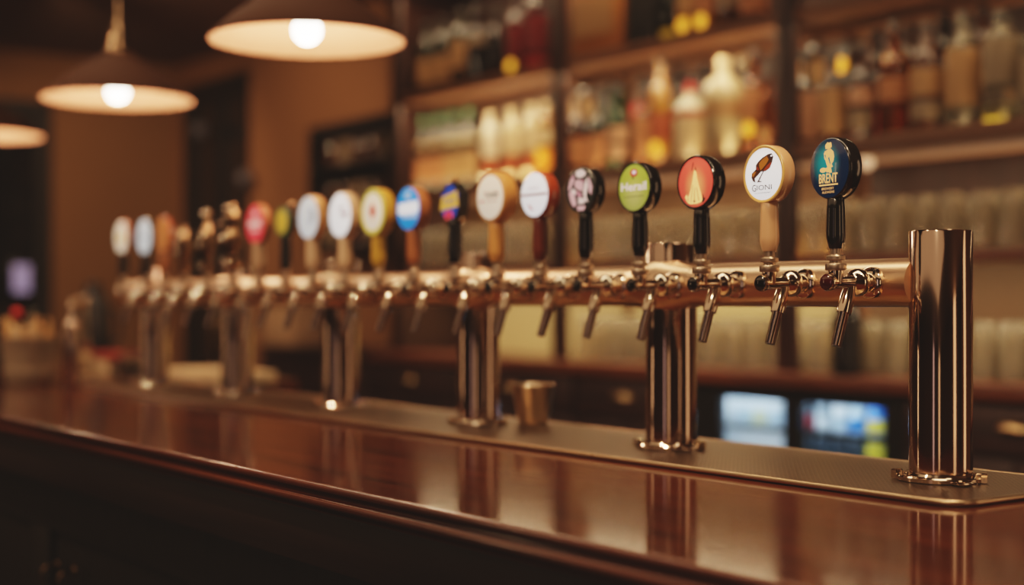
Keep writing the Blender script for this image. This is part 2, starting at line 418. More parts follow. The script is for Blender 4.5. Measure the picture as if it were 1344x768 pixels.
def ell(cx, cy, rx, ry, n=20, rot=0.):
    c, s = math.cos(rot), math.sin(rot)
    return [(cx+rx*math.cos(2*PI*i/n)*c-ry*math.sin(2*PI*i/n)*s, cy+rx*math.cos(2*PI*i/n)*s+ry*math.sin(2*PI*i/n)*c) for i in range(n)]
def flat(bm, poly, y):
    bm.faces.new([bm.verts.new((a, y, b_)) for a, b_ in poly])

def tap_base(px, label, jewel):
    X = at(px, HYY)
    t = thing('beer_tap', label, 'beer tap', (X, SY, BEZ))
    RXm = Matrix.Rotation(PI/2, 4, 'X')        # lathe axis z -> -y
    bm = new(); lathe(bm, [(.0195, -.004), (.0195, .0038), (.017, .006), (.0125, .0075), (.0115, .014), (.0115, .018)], 32, RXm)
    for v in bm.verts:
        if v.co.y > .001: v.co.y = BR+.0002-math.sqrt(BR**2-v.co.z**2)
    finish(bm, 'shank', 'chrome', t)
    bm = new(); lathe(bm, [(.0115, .016), (.0145, .0175), (.0168, .021), (.0172, .026), (.0155, .031), (.011, .0345), (.0095, .037)], 32, RXm); finish(bm, 'coupling_nut', 'chrome_bright', t)
    bm = new()
    lathe(bm, [(.0088, .034), (.0082, .040), (.0074, .048), (.0074, .060), (.0078, .072), (.0084, .0735)], 28, RXm)
    lathe(bm, [(.0078, -.002), (.0084, .006), (.0092, .012), (.0092, .0145), (.0075, .016)], 28, T(0, hy, 0))
    finish(bm, 'faucet_body', 'chrome', t)
    bm = new(); lathe(bm, [(.0085, .0720), (.0100, .0735), (.0106, .077), (.0106, .079), (.0098, .0812)], 28, RXm); cp = finish(bm, 'front_cap', 'chrome_bright', t)
    bm = new(); lathe(bm, [(.0097, .0800), (.0094, .0822), (.0065, .0840), (0, .0848)], 24, RXm); finish(bm, 'jewel', jewel, cp)
    bm = new()
    p0, p1 = Vector((0, -.042, -.001)), Vector((0, hy+.001, -.077))
    pts = [Vector((0, -.036, .0015)), Vector((0, -.0385, -.004)), Vector((0, -.0405, -.010)), Vector((0, -.044, -.020)), Vector((0, -.0485, -.033)), Vector((0, -.050, -.0375))]
    tube(bm, pts, [.0060, .0070, .0082, .0092, .0094, .0090], 24)
    prism(bm, [(-.0355, .0052), (-.0355, -.0035), (-.0385, -.012), (-.0425, -.0225), (-.0475, -.0345), (-.0425, -.0350), (-.0365, -.0225), (-.0335, -.012), (-.0325, -.003)], -.0045, .0045, axis='x')
    sp = finish(bm, 'spout_sleeve', 'chrome', t)
    bm = new(); tube(bm, [(0, -.0495, -.0365), (0, -.0505, -.0385), (0, -.0635, -.0765), (0, -.0638, -.0775)], [.0084, .0066, .0064, .0060], 24); finish(bm, 'spout', 'chrome_dark', sp)
    bm = new()
    lathe(bm, [(.0085, .0140), (.0124, .0144), (.0130, .0155), (.0130, .0215), (.0124, .0226), (.0076, .0230), (.0074, .0262), (.0108, .0266), (.0114, .0275), (.0114, .0312), (.0108, .0322), (.0076, .0326), (.0070, .0335), (.0070, .0425)], 28, T(0, hy, 0))
    finish(bm, 'collar', 'satin_nickel', t, ang=30)
    return t
def tap_handle(t, zb, mat, r=(.0082, .0116, .0105), lean=0.):
    """turned grip from the ferrule up into the underside of the badge at local z zb"""
    h0 = .0405
    bm = new()
    lathe(bm, [(r[0], h0), (r[0]+.0006, h0+.001), (r[1], h0+.012), (r[1]+.0002, h0+.018), (r[2]+.0006, zb-.012), (r[2], zb+.004), (r[2]*.7, zb+.008)], 32)
    o = finish(bm, 'handle', mat, t, loc=(0, hy, 0))
    return o
def badge(t, zc, R, body, face, yaw=0., thick=.017, fr=.93, ring=None):
    """disc badge; returns (badge object, face radius, front y)"""
    bm = new(); h = thick/2; Rx = Matrix.Rotation(PI/2, 4, 'X')
    lathe(bm, [(R-.003, -h), (R-.001, -h+.0008), (R, -h+.003), (R, h-.003), (R-.001, h-.0008), (R-.0025, h), (R*.5, h)], 56, Rx)
    o = finish(bm, 'badge', body, t, loc=(0, hy, zc)); o.rotation_euler = (0, 0, yaw)
    if ring:
        bm = new(); lathe(bm, [(R*.99, h-.001), (R*1.0, h+.0006), (R*.97, h+.0016), (R*fr*.985, h+.0008), (R*fr*.98, h-.001)], 56, Rx, cap=False)
        finish(bm, 'badge_ring', ring, o)
    bm = new(); lathe(bm, [(R*fr, h-.0005), (R*fr, h+.0004), (R*fr-.0006, h+.0007), (0, h+.0007)], 48, Rx)
    finish(bm, 'badge_face', face, o)
    return o, R*fr, -(h+.0010)
def emblem(bd, fr, y, polys, mat, name='emblem', k=0):
    bm = new()
    for p in polys: flat(bm, [(a*fr, b_*fr) for a, b_ in p], y-.00018*k)
    return finish(bm, name, mat, bd, smooth=False)
def letters(bd, fr, y, items, mat, k=1, name='lettering'):
    bm = new()
    for s, x0, x1, y0, y1, *bold in items: tx(bm, s, x0*fr, x1*fr, y0*fr, y1*fr, *bold)
    o = finish(bm, name, mat, bd, smooth=False); o.location = (0, y-.00018*k, 0)
    return o
def rect(x0, x1, y0, y1): return [(x0, y0), (x1, y0), (x1, y1), (x0, y1)]
def tapspec(px, top, bot):
    d_ = dep(px, HYY); zc = CAMZ+(HY-(top+bot)/2)*d_/F-BEZ; R = (bot-top)/2*d_/F
    return zc, R

EG = .22
# 1 teal badge, golden figure
zc, R = tapspec(1097, 180.5, 262.5)
t = tap_base(1097, 'beer tap with black handle and round teal badge reading BRENT, nearest the end column', 'jewel_red')
tap_handle(t, zc-R, 'black_gloss')
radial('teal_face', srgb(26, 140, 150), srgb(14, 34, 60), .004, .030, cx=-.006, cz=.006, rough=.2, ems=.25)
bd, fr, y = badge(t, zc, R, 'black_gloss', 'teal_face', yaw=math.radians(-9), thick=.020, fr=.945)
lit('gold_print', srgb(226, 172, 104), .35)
emblem(bd, fr, y, [ell(-.01, .76, .17, .11), [(-.12, .83), (-.06, .90), (.0, .84), (.08, .88), (.14, .86), (.15, .70), (-.17, .66)],
    [(-.25, .52), (-.17, .62), (.10, .66), (.25, .55), (.29, .38), (.25, .22), (.16, .14), (.22, .04), (.12, .02), (.0, .12), (-.10, .20), (-.22, .34)],
    [(-.16, .26), (-.02, .14), (.12, .02), (.17, -.15), (.04, -.16), (-.02, -.02), (-.10, .12)],
    ell(-.29, -.04, .17, .085), [(-.2, .0), (-.05, .05), (.12, .03), (.16, -.13), (-.1, -.13)]], 'gold_print')
letters(bd, fr, y, [('BRENT', -.50, .46, -.49, -.17, .018), ('BREWERY', -.36, .28, -.72, -.64), ('ALDAGNS', -.34, .30, -.84, -.76)], 'gold_print')
emblem(bd, fr, y, [rect(-.5, .48, -.58, -.53)], 'gold_print', 'underline')
emblem(bd, fr, y, [[(-.16, .62), (-.08, .66), (-.13, .58)], [(-.02, .34), (.04, .40), (.12, .14), (.08, .14)], [(-.2, .45), (-.16, .5), (-.1, .3)]], 'teal_face', 'emblem_shading', 2)

# 2 white badge with bird
zc, R = tapspec(1010, 191, 267)
t = tap_base(1010, 'beer tap with cream handle and white badge of a bird over the word GIONI', 'jewel_black')
tap_handle(t, zc-R, 'cream_gloss', (.0085, .0122, .0108))
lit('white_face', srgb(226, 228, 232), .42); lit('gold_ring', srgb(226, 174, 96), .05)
bd, fr, y = badge(t, zc, R, 'cream_gloss', 'white_face', yaw=math.radians(-2), thick=.020, fr=.91, ring='gold_ring')
plain('bird_brown', srgb(78, 40, 26), rough=.4); plain('bird_gold', srgb(196, 128, 48), rough=.4); plain('bird_red', srgb(168, 66, 42), rough=.4)
plain('bird_violet', srgb(60, 42, 54), rough=.4); plain('ink_brown', srgb(70, 46, 36), rough=.5)
emblem(bd, fr, y, [[(-.40, .20), (-.40, .36), (-.28, .48), (-.05, .62), (.25, .73), (.45, .75), (.54, .62), (.48, .42), (.35, .20), (.12, .10), (-.15, .10), (-.35, .12)],
    [(-.37, .22), (-.12, .10), (-.28, -.02), (-.46, -.14), (-.42, -.29), (-.55, -.25), (-.64, -.10), (-.62, .06), (-.5, .14)]], 'bird_brown')
emblem(bd, fr, y, [[(-.22, .42), (-.02, .57), (.2, .66), (.3, .52), (.16, .36), (-.02, .22), (-.14, .14), (-.2, .28)], [(-.6, .04), (-.46, .12), (-.38, .1), (-.5, -.06), (-.58, -.08)]], 'bird_gold', 'emblem_wing', 1)
emblem(bd, fr, y, [[(.02, .13), (.2, .30), (.42, .42), (.46, .38), (.34, .2), (.14, .11)], [(-.36, .26), (-.28, .3), (-.22, .16), (-.32, .16)]], 'bird_red', 'emblem_breast', 2)
emblem(bd, fr, y, [[(.26, .72), (.45, .75), (.54, .62), (.50, .52), (.34, .54)]], 'bird_violet', 'emblem_head', 2)
emblem(bd, fr, y, [ell(.45, .655, .045, .035)], 'white_face', 'emblem_eye', 3)
emblem(bd, fr, y, [[(.0, .12), (.05, .12), (-.22, -.25), (-.10, -.26), (-.10, -.29), (-.34, -.30), (-.30, -.25)]], 'bird_brown', 'emblem_leg')
letters(bd, fr, y, [('G', -.60, -.38, -.64, -.38), ('IONI', -.34, .46, -.60, -.41), ('DI JUTILESIRE', -.44, .38, -.74, -.69)], 'ink_brown')

# 3 red badge with pale spire
zc, R = tapspec(921, 204, 275.5)
t = tap_base(921, 'beer tap with black handle and coral red badge of a pale pointed flame', 'jewel_black')
tap_handle(t, zc-R, 'black_gloss')
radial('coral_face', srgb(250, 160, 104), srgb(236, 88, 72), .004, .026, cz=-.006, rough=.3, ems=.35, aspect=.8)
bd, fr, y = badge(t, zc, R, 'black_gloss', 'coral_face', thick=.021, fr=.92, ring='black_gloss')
lit('spire_print', srgb(252, 202, 122), .35)
emblem(bd, fr, y, [[(-.10, .42), (-.02, .52), (.05, .42), (.10, .15), (.20, -.15), (.32, -.45), (.42, -.78), (.1, -.86), (-.3, -.86), (-.45, -.80), (-.60, -.58), (-.50, -.44), (-.40, -.55), (-.28, -.30), (-.18, .05)]], 'spire_print')
emblem(bd, fr, y, [[(-.13, .82), (-.10, .80), (-.13, .66), (-.22, .46), (-.25, .46), (-.18, .66)], [(.0, .66), (.03, .56), (.02, .44), (.06, .42), (-.02, .48)],
    [(-.16, -.1), (-.14, -.1), (-.24, -.8), (-.27, -.8)], [(-.04, -.2), (-.02, -.2), (-.06, -.8), (-.09, -.8)], [(.06, -.2), (.08, -.2), (.22, -.75), (.19, -.75)],
    [(-.5, -.4), (-.47, -.4), (-.38, -.75), (-.42, -.75)], [(.44, -.46), (.5, -.66), (.60, -.62), (.5, -.80), (.32, -.84), (.40, -.72)], ell(-.06, -.76, .06, .04)], 'ink_brown', 'emblem_lines', 1)

# 4 green badge
zc, R = tapspec(840, 213, 280)
t = tap_base(840, 'beer tap with black handle and lime green badge reading Herail below a red flower', 'jewel_black')
tap_handle(t, zc-R, 'black_gloss')
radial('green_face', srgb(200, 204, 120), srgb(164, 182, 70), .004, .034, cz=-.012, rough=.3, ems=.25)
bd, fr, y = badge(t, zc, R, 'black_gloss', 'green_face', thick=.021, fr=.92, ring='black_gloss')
lit('lilac_print', srgb(226, 206, 214), .3); lit('flower_red', srgb(206, 74, 60), .15); plain('moss_print', srgb(120, 134, 56), rough=.5)
emblem(bd, fr, y, [ell(.0, .62, .25, .17)], 'flower_red')
emblem(bd, fr, y, [ell(.02, .64, .13, .085)], 'lilac_print', 'emblem_middle', 1)
emblem(bd, fr, y, [[(-.14, .46), (-.02, .47), (.0, .36), (-.1, .36)]], 'moss_print', 'emblem_stem')
letters(bd, fr, y, [('Herail', -.82, .80, -.14, .22, .016)], 'lilac_print')
letters(bd, fr, y, [('LA BELINE BRASSERIE', -.62, .62, -.42, -.35)], 'moss_print', name='small_lettering')

# 5 pink and black badge
zc, R = tapspec(769, 219.5, 281)
t = tap_base(769, 'beer tap with black handle and badge of jumbled pale pink shapes on black', 'jewel_black')
tap_handle(t, zc-R, 'black_gloss')
lit('dark_green_print', srgb(46, 48, 44), .06)
bd, fr, y = badge(t, zc, R, 'black_gloss', 'dark_green_print', thick=.021, fr=.95)
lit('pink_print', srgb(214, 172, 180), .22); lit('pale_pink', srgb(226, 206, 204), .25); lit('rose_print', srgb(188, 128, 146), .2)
emblem(bd, fr, y, [[(-.85, .1), (-.7, .5), (-.45, .75), (-.4, .5), (-.6, .2), (-.75, .0)], [(-.8, -.1), (-.6, .05), (-.35, -.25), (-.25, -.6), (-.45, -.75), (-.65, -.5)],
    [(.55, .6), (.72, .45), (.88, .1), (.8, -.25), (.62, -.05), (.62, .3)], [(-.2, -.7), (.4, -.72), (.3, -.9), (-.15, -.92)], [(-.4, .4), (-.1, .5), (.25, .3), (.2, -.05), (-.1, .02), (-.35, .15)]], 'pink_print')
emblem(bd, fr, y, [[(-.25, .88), (.15, .94), (.45, .75), (.3, .6), (-.05, .55), (-.3, .68)], [(.3, .2), (.5, .55), (.58, .2), (.45, -.3), (.6, -.55), (.35, -.5), (.25, -.15)], [(-.1, -.3), (.3, -.38), (.35, -.6), (-.1, -.62)], [(-.62, .0), (-.45, .12), (-.22, -.1), (-.4, -.2)]], 'pale_pink', 'emblem_light', 1)
emblem(bd, fr, y, [[(-.3, .0), (.05, -.1), (.2, -.25), (.0, -.35), (-.2, -.2)], [(.1, .5), (.3, .42), (.28, .32), (.12, .38)], [(-.6, .62), (-.48, .7), (-.42, .6), (-.55, .52)]], 'rose_print', 'emblem_rose', 2)

# 6 white badge on red brown
zc, R = tapspec(709, 225, 287)
t = tap_base(709, 'beer tap with dark maroon handle and white badge on a shiny red brown disc', 'jewel_black')
tap_handle(t, zc-R, 'oak_red')
bd, fr, y = badge(t, zc, R, 'red_brown_gloss', 'white_face', thick=.022, fr=.93)
lit('mauve_print', srgb(176, 140, 146), .1); lit('pink_dot', srgb(220, 150, 150), .1)
letters(bd, fr, y, [('BRASSEUR', -.40, .40, .24, .36)], 'mauve_print')
emblem(bd, fr, y, [rect(-.95, .95, -.05, .06)], 'mauve_print', 'band')
emblem(bd, fr, y, [[(-.5, -.45), (-.35, -.42), (-.05, -.68), (-.2, -.72)]], 'pink_dot', 'emblem')

# 7 cream badge on light wood
zc, R = tapspec(652, 225.5, 293)
t = tap_base(652, 'beer tap with honey wood handle and cream badge with a dark word', 'jewel_black')
tap_handle(t, zc-R, 'amber_wood_gloss', (.009, .0135, .012))
lit('cream_face', srgb(236, 218, 196), .28); plain('ink_dark', srgb(84, 68, 58), rough=.5)
bd, fr, y = badge(t, zc, R, 'amber_wood_gloss', 'cream_face', thick=.026, fr=.86)
letters(bd, fr, y, [('TANER', -.45, .72, -.04, .24, .02)], 'ink_dark')
emblem(bd, fr, y, [rect(-.3, .6, -.22, -.17)], 'mauve_print', 'underline')
emblem(bd, fr, y, [ell(-.62, -.18, .16, .08)], 'pink_dot', 'emblem')

# 8 blue shield with yellow banner
zc, R = tapspec(597, 241, 290)
t = tap_base(597, 'beer tap with black handle and angular blue badge crossed by a yellow banner', 'jewel_black')
tap_handle(t, zc-R, 'black_gloss', (.009, .0125, .0115))
lit('blue_print', srgb(38, 72, 168), .2); lit('banner_yellow', srgb(222, 178, 78), .2); lit('berry_red', srgb(222, 62, 88), .2)
bm = new(); h = .010
shield = [(-.9, .45), (-.55, .62), (-.35, .98), (.4, 1.0), (.62, .66), (.98, .5), (.9, -.3), (.62, -.85), (.2, -1.0), (-.3, -1.0), (-.7, -.8), (-.95, -.3)]
prism(bm, [(a*R*.95, b_*R*.98) for a, b_ in shield], -h, h)
bd = finish(bm, 'badge', 'black_satin', t, smooth=False, loc=(0, hy, zc)); fr, y = R*.95, -h-.0004
emblem(bd, fr, y, [[(a*.92, b_*.95) for a, b_ in shield]], 'blue_print', 'badge_face')
emblem(bd, fr, y, [[(-.98, -.45), (-.80, .30), (.75, .62), (.88, -.28)]], 'banner_yellow', 'banner', 1)
letters(bd, fr, y, [('BLANER', -.55, .5, -.05, .18)], 'blue_print', 2)
emblem(bd, fr, y, [ell(-.1, -.75, .42, .26)], 'berry_red', 'emblem', 1)
for a, c in ((-.02, 1.12), (-.75, -1.05), (.75, -1.0)):
    bm = new(); bmesh.ops.create_uvsphere(bm, u_segments=18, v_segments=10, radius=.0062)
    finish(bm, 'knob', 'bronze', bd, loc=(a*R, 0, c*R))

# 9 blue badge
zc, R = tapspec(543, 245, 303)
t = tap_base(543, 'beer tap with brown wood handle and bright blue badge with white band', 'jewel_black')
tap_handle(t, zc-R, 'oak_brown', (.009, .0128, .0115))
lit('sky_blue', srgb(36, 132, 214), .32); lit('pale_blue', srgb(150, 182, 226), .3)
bd, fr, y = badge(t, zc, R, 'oak_brown', 'sky_blue', thick=.023, fr=.95)
emblem(bd, fr, y, [[(-.85, -.26), (-.82, .24), (.90, .34), (.95, -.05), (.85, -.22), (.3, -.26)]], 'white_face', 'band')
emblem(bd, fr, y, [ell(.02, .62, .30, .20), [(-.5, -.46), (-.6, -.28), (.8, -.22), (.85, -.5)]], 'pale_blue')

# 10 yellow badge with red leaf
zc, R = tapspec(497, 247.5, 309)
t = tap_base(497, 'beer tap with mustard yellow handle and cream badge bearing a red leaf', 'jewel_black')
tap_handle(t, zc-R, 'yellow_gloss', (.010, .0138, .0125))
lit('lemon_ring', srgb(214, 196, 84), .15); lit('leaf_red', srgb(206, 58, 40), .2)
bd, fr, y = badge(t, zc, R, 'yellow_gloss', 'cream_face', thick=.024, fr=.82, ring='lemon_ring')
leaf = [(0, .5), (.1, .3), (.22, .36), (.2, .12), (.36, .16), (.26, -.08), (.3, -.2), (.08, -.2), (.06, -.42), (-.06, -.42), (-.08, -.2), (-.3, -.2), (-.26, -.08), (-.36, .16), (-.2, .12), (-.22, .36), (-.1, .3)]
emblem(bd, fr, y, [leaf], 'leaf_red')

# 11, 12 pale badges on pale wood
zc, R = tapspec(453, 252.5, 313)
t = tap_base(453, 'beer tap with pale wood handle and off-white badge marked with a small dull red scribble', 'jewel_black')
tap_handle(t, zc-R, 'oak_pale', (.012, .0138, .0118))
bd, fr, y = badge(t, zc, R, 'oak_pale', 'white_face', thick=.022, fr=.94)
emblem(bd, fr, y, [[(.1, .25), (.35, .1), (.7, .12), (.75, .0), (.4, -.15), (.15, .02)], rect(-.1, .5, .3, .38)], 'mauve_print')
zc, R = tapspec(411, 257, 315)
t = tap_base(411, 'beer tap with pale wood handle and ice blue badge with a grey smudge', 'jewel_black')
tap_handle(t, zc-R, 'oak_pale', (.010, .014, .0125))
lit('ice_face', srgb(204, 214, 222), .28); lit('grey_print', srgb(160, 172, 182), .2)
bd, fr, y = badge(t, zc, R, 'oak_light', 'ice_face', thick=.022, fr=.94)
emblem(bd, fr, y, [[(.1, .4), (.5, .4), (.75, .1), (.5, -.3), (.05, -.3), (.3, .05)]], 'grey_print')

# 13 small yellow green
zc, R = tapspec(375, 272, 311)
t = tap_base(375, 'beer tap with black handle and small yellow badge edged in green', 'jewel_black')
tap_handle(t, zc-R, 'black_gloss')
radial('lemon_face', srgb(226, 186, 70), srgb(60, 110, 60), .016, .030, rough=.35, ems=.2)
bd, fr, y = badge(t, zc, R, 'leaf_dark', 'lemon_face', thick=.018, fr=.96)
bm = new(); bmesh.ops.create_uvsphere(bm, u_segments=16, v_segments=10, radius=.009); finish(bm, 'knob', 'bronze', bd, loc=(.016, .006, R*1.05))
# 14 red
zc, R = tapspec(340, 268, 321)
t = tap_base(340, 'beer tap with pale wood handle and red badge with pink white band', 'jewel_black')
tap_handle(t, zc-R, 'oak_pale', (.010, .0138, .0125))
lit('scarlet_face', srgb(222, 56, 66), .3); lit('blush_print', srgb(238, 190, 184), .25)
bd, fr, y = badge(t, zc, R, 'oak_brown', 'scarlet_face', thick=.018, fr=.95)
emblem(bd, fr, y, [rect(-.75, .75, -.12, .2), rect(-.5, .5, -.4, -.28), ell(0, .55, .3, .14)], 'blush_print', 'band')

# 15-17 sculpted bronze handles
def figure(px, top, label, prof, glint_beads):
    t = tap_base(px, label, 'jewel_black')
    d_ = dep(px, HYY); H = CAMZ+(HY-top)*d_/F-BEZ-.041
    bm = new(); lathe(bm, [(r, .041+z*H) for r, z in prof], 28)
    o = finish(bm, 'handle', 'bronze', t, loc=(0, hy, 0), ang=60)
    for x, y_, z, r in glint_beads:  # chrome spheres standing in for highlight glints on the handle
        bm = new(); bmesh.ops.create_uvsphere(bm, u_segments=16, v_segments=10, radius=r*.62); finish(bm, 'glint_bead', 'chrome_bright', o, loc=(x, y_, .041+z*H))
    return t
figure(306, 268, 'beer tap with tall dark bronze sculpted handle carrying small bright glints',
       [(.010, 0), (.016, .04), (.022, .14), (.012, .24), (.018, .34), (.026, .48), (.017, .60), (.014, .66), (.023, .76), (.020, .86), (.010, .93), (.006, 1.), (0, 1.)],
       [(-.010, -.012, .93, .011), (.012, -.008, .92, .011), (0, -.024, .48, .012), (.010, -.018, .12, .010), (-.02, -.02, .70, .009), (-.022, -.014, .16, .009)])
figure(273, 275, 'beer tap with slender bronze handle topped by one round knob',
       [(.008, 0), (.012, .06), (.009, .16), (.015, .30), (.020, .46), (.019, .60), (.012, .74), (.006, .80), (.006, .86), (.012, .90), (.012, .96), (.006, 1.), (0, 1.)],
       [(0, -.010, .92, .010), (-.006, -.018, .42, .011), (.004, -.017, .56, .010), (-.012, -.012, .10, .010)])
figure(242, 296, 'beer tap with short bronze bottle shaped handle next to the slender knobbed handle',
       [(.008, 0), (.012, .08), (.010, .2), (.017, .4), (.021, .6), (.019, .78), (.012, .92), (.007, 1.), (0, 1.)],
       [(-.004, -.018, .86, .010), (.004, -.02, .62, .010), (0, -.018, .42, .009)])
# 18 copper badge
zc, R = tapspec(216, 284, 333)
t = tap_base(216, 'beer tap with wood handle and narrow plain copper badge', 'jewel_black')
tap_handle(t, zc-R, 'oak_brown', (.010, .0138, .012))
lit('copper_face', srgb(206, 128, 72), .12)
bd, fr, y = badge(t, zc, R, 'red_brown_gloss', 'copper_face', thick=.012, fr=.94)
zc, R = tapspec(192, 287, 335)
t = tap_base(192, 'beer tap with black handle and plain pale blue-white badge, second from far end', 'jewel_black')
tap_handle(t, zc-R, 'black_gloss')
bd, fr, y = badge(t, zc, R, 'black_gloss', 'ice_face', thick=.012, fr=.96)
emblem(bd, fr, y, [rect(-.4, .4, -.1, .15)], 'grey_print')
zc, R = tapspec(162, 289, 334)
t = tap_base(162, 'last beer tap at the far end, black handle and cream badge with yellow middle', 'jewel_black')
tap_handle(t, zc-R, 'black_gloss')
bd, fr, y = badge(t, zc, R, 'red_brown_gloss', 'cream_face', thick=.012, fr=.92)
emblem(bd, fr, y, [ell(0, -.05, .45, .3)], 'banner_yellow')

# ------------------------------------------------------------------ pendant lamps
def pendant(px, py, Y, label, off=False):
    if off: X, z = px, py
    else: X = at(px, Y); z = zat(px, py, Y)
    t = thing('pendant_lamp', label, 'pendant lamp', (X, Y, z), group='pendant lamps over the bar')
    R = .200
    bm = new(); lathe(bm, [(R, 0), (R-.002, .006), (.155, .045), (.09, .092), (.045, .118), (.030, .124)], 64, cap=False); finish(bm, 'shade', 'shade_outer', t, ang=70)
    bm = new(); lathe(bm, [(R-.0005, -.0005), (R-.006, .002), (.153, .040), (.088, .087), (.043, .113), (.0, .114)], 64, cap=False); finish(bm, 'shade_lining', 'shade_inner', t, ang=70)
    bm = new(); lathe(bm, [(.034, .121), (.036, .128), (.030, .150), (.024, .154), (.022, .195), (.016, .205), (.010, .215), (.010, .26), (.007, .265), (0, .265)], 28); finish(bm, 'socket', 'bronze', t)
    bm = new(); lathe(bm, [(.0065, .25), (.0065, ZC-z-.025)], 12); finish(bm, 'stem', 'lamp_dark', t)
    bm = new(); lathe(bm, [(.055, ZC-z-.001), (.055, ZC-z-.012), (.04, ZC-z-.03), (.012, ZC-z-.034)], 32); finish(bm, 'ceiling_rose', 'lamp_dark', t)
    bm = new(); lathe(bm, [(0, -.006), (.010, -.0048), (.019, -.0002), (.0265, .009), (.0295, .020), (.028, .031), (.021, .047), (.015, .062), (.013, .085), (.012, .112)], 32); finish(bm, 'bulb', 'bulb_glow', t)
    l = bpy.data.lights.new('lamp_light', 'POINT'); l.energy = 3.0; l.color = (1., .62, .38); l.shadow_soft_size = .036
    lo = bpy.data.objects.new('lamp_light', l); COL.objects.link(lo); lo.parent = t; lo.location = (0, 0, -.055)
    return t
pendant(403, 54, 1.40, 'nearest brass toned pendant lamp with wide shallow cream lined shade and lit bulb')
pendant(154.5, 131, 1.42, 'middle pendant lamp with wide shallow shade, whole stem and socket in view')
pendant(-24, 178, 1.42, 'far pendant lamp cut by the left edge of the photo')

# ------------------------------------------------------------------ back bar
SYF = 3.10; SYB = 3.44                                  # shelf front / back
PX = [at(518, SYF), at(731, SYF), at(1029, SYF)]; sp = (PX[2]-PX[0])/2
PX += [PX[2]+sp, PX[2]+2*sp]
ZCT, ZSC, ZSB, ZSA = 1.10, 1.435, 1.758, 2.150          # counter, glass shelf, bottle shelf, top shelf (upper faces)
unit = thing('back_bar_shelving', 'dark wood back bar shelving with posts and lit shelves behind the beer tower', 'shelving', (PX[2], SYF, ZCT))
ux, uy, uz = -PX[2], -SYF, -ZCT
for x in PX:
    bm = new(); box(bm, x-.036+ux, x+.036+ux, 0, .030, 0.0005, 2.56-ZCT, .004); finish(bm, 'post', 'backbar_wood', unit)
for i in range(4):
    a, b_ = PX[i]+.036+ux, PX[i+1]-.036+ux
    for z, th, nme, mt in ((ZSC, .028, 'glass_shelf', 'counter_wood'), (ZSB, .045, 'bottle_shelf', 'shelf_wood'), (ZSA, .040, 'top_shelf', 'shelf_wood')):
        bm = new(); box(bm, a, b_, .004, SYB-SYF, z-th+uz, z+uz, .003); finish(bm, nme, mt, unit)
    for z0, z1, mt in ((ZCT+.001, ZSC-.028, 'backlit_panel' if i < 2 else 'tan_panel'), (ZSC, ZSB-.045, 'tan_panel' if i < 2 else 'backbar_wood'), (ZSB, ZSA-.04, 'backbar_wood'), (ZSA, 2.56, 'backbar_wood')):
        bm = new(); box(bm, a, b_, SYB-SYF-.012, SYB-SYF, z0+uz, z1+uz); finish(bm, 'back_panel', mt, unit, smooth=False)
bm = new(); box(bm, PX[0]-.06+ux, PX[4]+.06+ux, -.02, SYB-SYF, 2.56+uz, 2.64+uz, .006); finish(bm, 'cornice', 'backbar_wood', unit)
for xx in (PX[0]-.036, PX[4]+.012):
    bm = new(); box(bm, xx+ux, xx+.024+ux, .030, SYB-SYF, .0005, 2.56+uz); finish(bm, 'side_panel', 'backbar_wood', unit, smooth=False)
KX0, KX1 = PX[0]-.06, PX[4]+.06
tag(lbox('back_worktop', 'counter_wood', KX0, KX1, 3.0, SYB, ZCT-.04, ZCT, .006), 'reddish brown wooden worktop of the back bar under the shelving', 'worktop')
# base cabinets
CF = 3.045
def cabinet(x0, x1, label):
    t = thing('base_cabinet', label, 'cabinet', ((x0+x1)/2, CF, 0), group='back bar base cabinets'); w_ = (x1-x0)/2
    bm = new(); box(bm, -w_+.001, w_-.001, .0, SYB-CF, .08, ZCT-.041); box(bm, -w_+.001, w_-.001, .05, SYB-CF, 0.0, .08); finish(bm, 'carcass', 'cabinet_wood', t, smooth=False)
    def pull(parent, z):
        bm = new()
        n = 14; A = []; B = []
        for i in range(n+1):
            a = PI*i/n; A.append((.048*math.cos(a), .026*math.sin(a)))
        prof_ = []
        rows = []
        for k, (s, yy) in enumerate(((1, 0), (.98, -.010), (.86, -.019), (.55, -.025), (.2, -.027))):
            rows.append([bm.verts.new((p[0]*s, -.0205+yy, z-.01+p[1]*s)) for p in A])
        for r0, r1 in zip(rows, rows[1:]):
            for i in range(n): bm.faces.new((r0[i], r0[i+1], r1[i+1], r1[i]))
        finish(bm, 'cup_pull', 'brass', parent, ang=60)
    bm = new(); box(bm, -w_+.012, w_-.012, -.02, -.0005, ZCT-.17, ZCT-.055, .004); dr = finish(bm, 'drawer', 'cabinet_wood', t); pull(dr, ZCT-.100)
    for s in (-1, 1):
        bm = new(); a, b_ = sorted((s*.004, s*(w_-.012))); box(bm, a, b_, -.02, -.0005, .10, ZCT-.185, .004)
        box(bm, a+.05, b_-.05, -.026, -.019, .16, ZCT-.245, .005); dd = finish(bm, 'door', 'cabinet_wood', t)
        bm = new(); lathe(bm, [(.006, .02), (.006, .03), (.013, .036), (.012, .044), (0, .046)], 18, T(s*.03, 0, .75) @ Matrix.Rotation(PI/2, 4, 'X')); finish(bm, 'knob', 'brass', dd)
hx = [at(1328, CF-.03), at(815, CF-.03), at(535, CF-.03)]
fx0, fx1 = at(895, CF), at(1188, CF)
cabinet(fx1+.002, hx[0]*2-fx1, 'dark base cabinet with brass cup pull right of the drinks fridge')
cabinet(hx[1]*2-fx0, fx0-.002, 'dark base cabinet with brass cup pull directly left of the drinks fridge')
e1 = hx[1]*2-fx0-.002; e2 = hx[2]+.33
cabinet(e2, e1, 'dark base cabinet behind the third beer tower column')
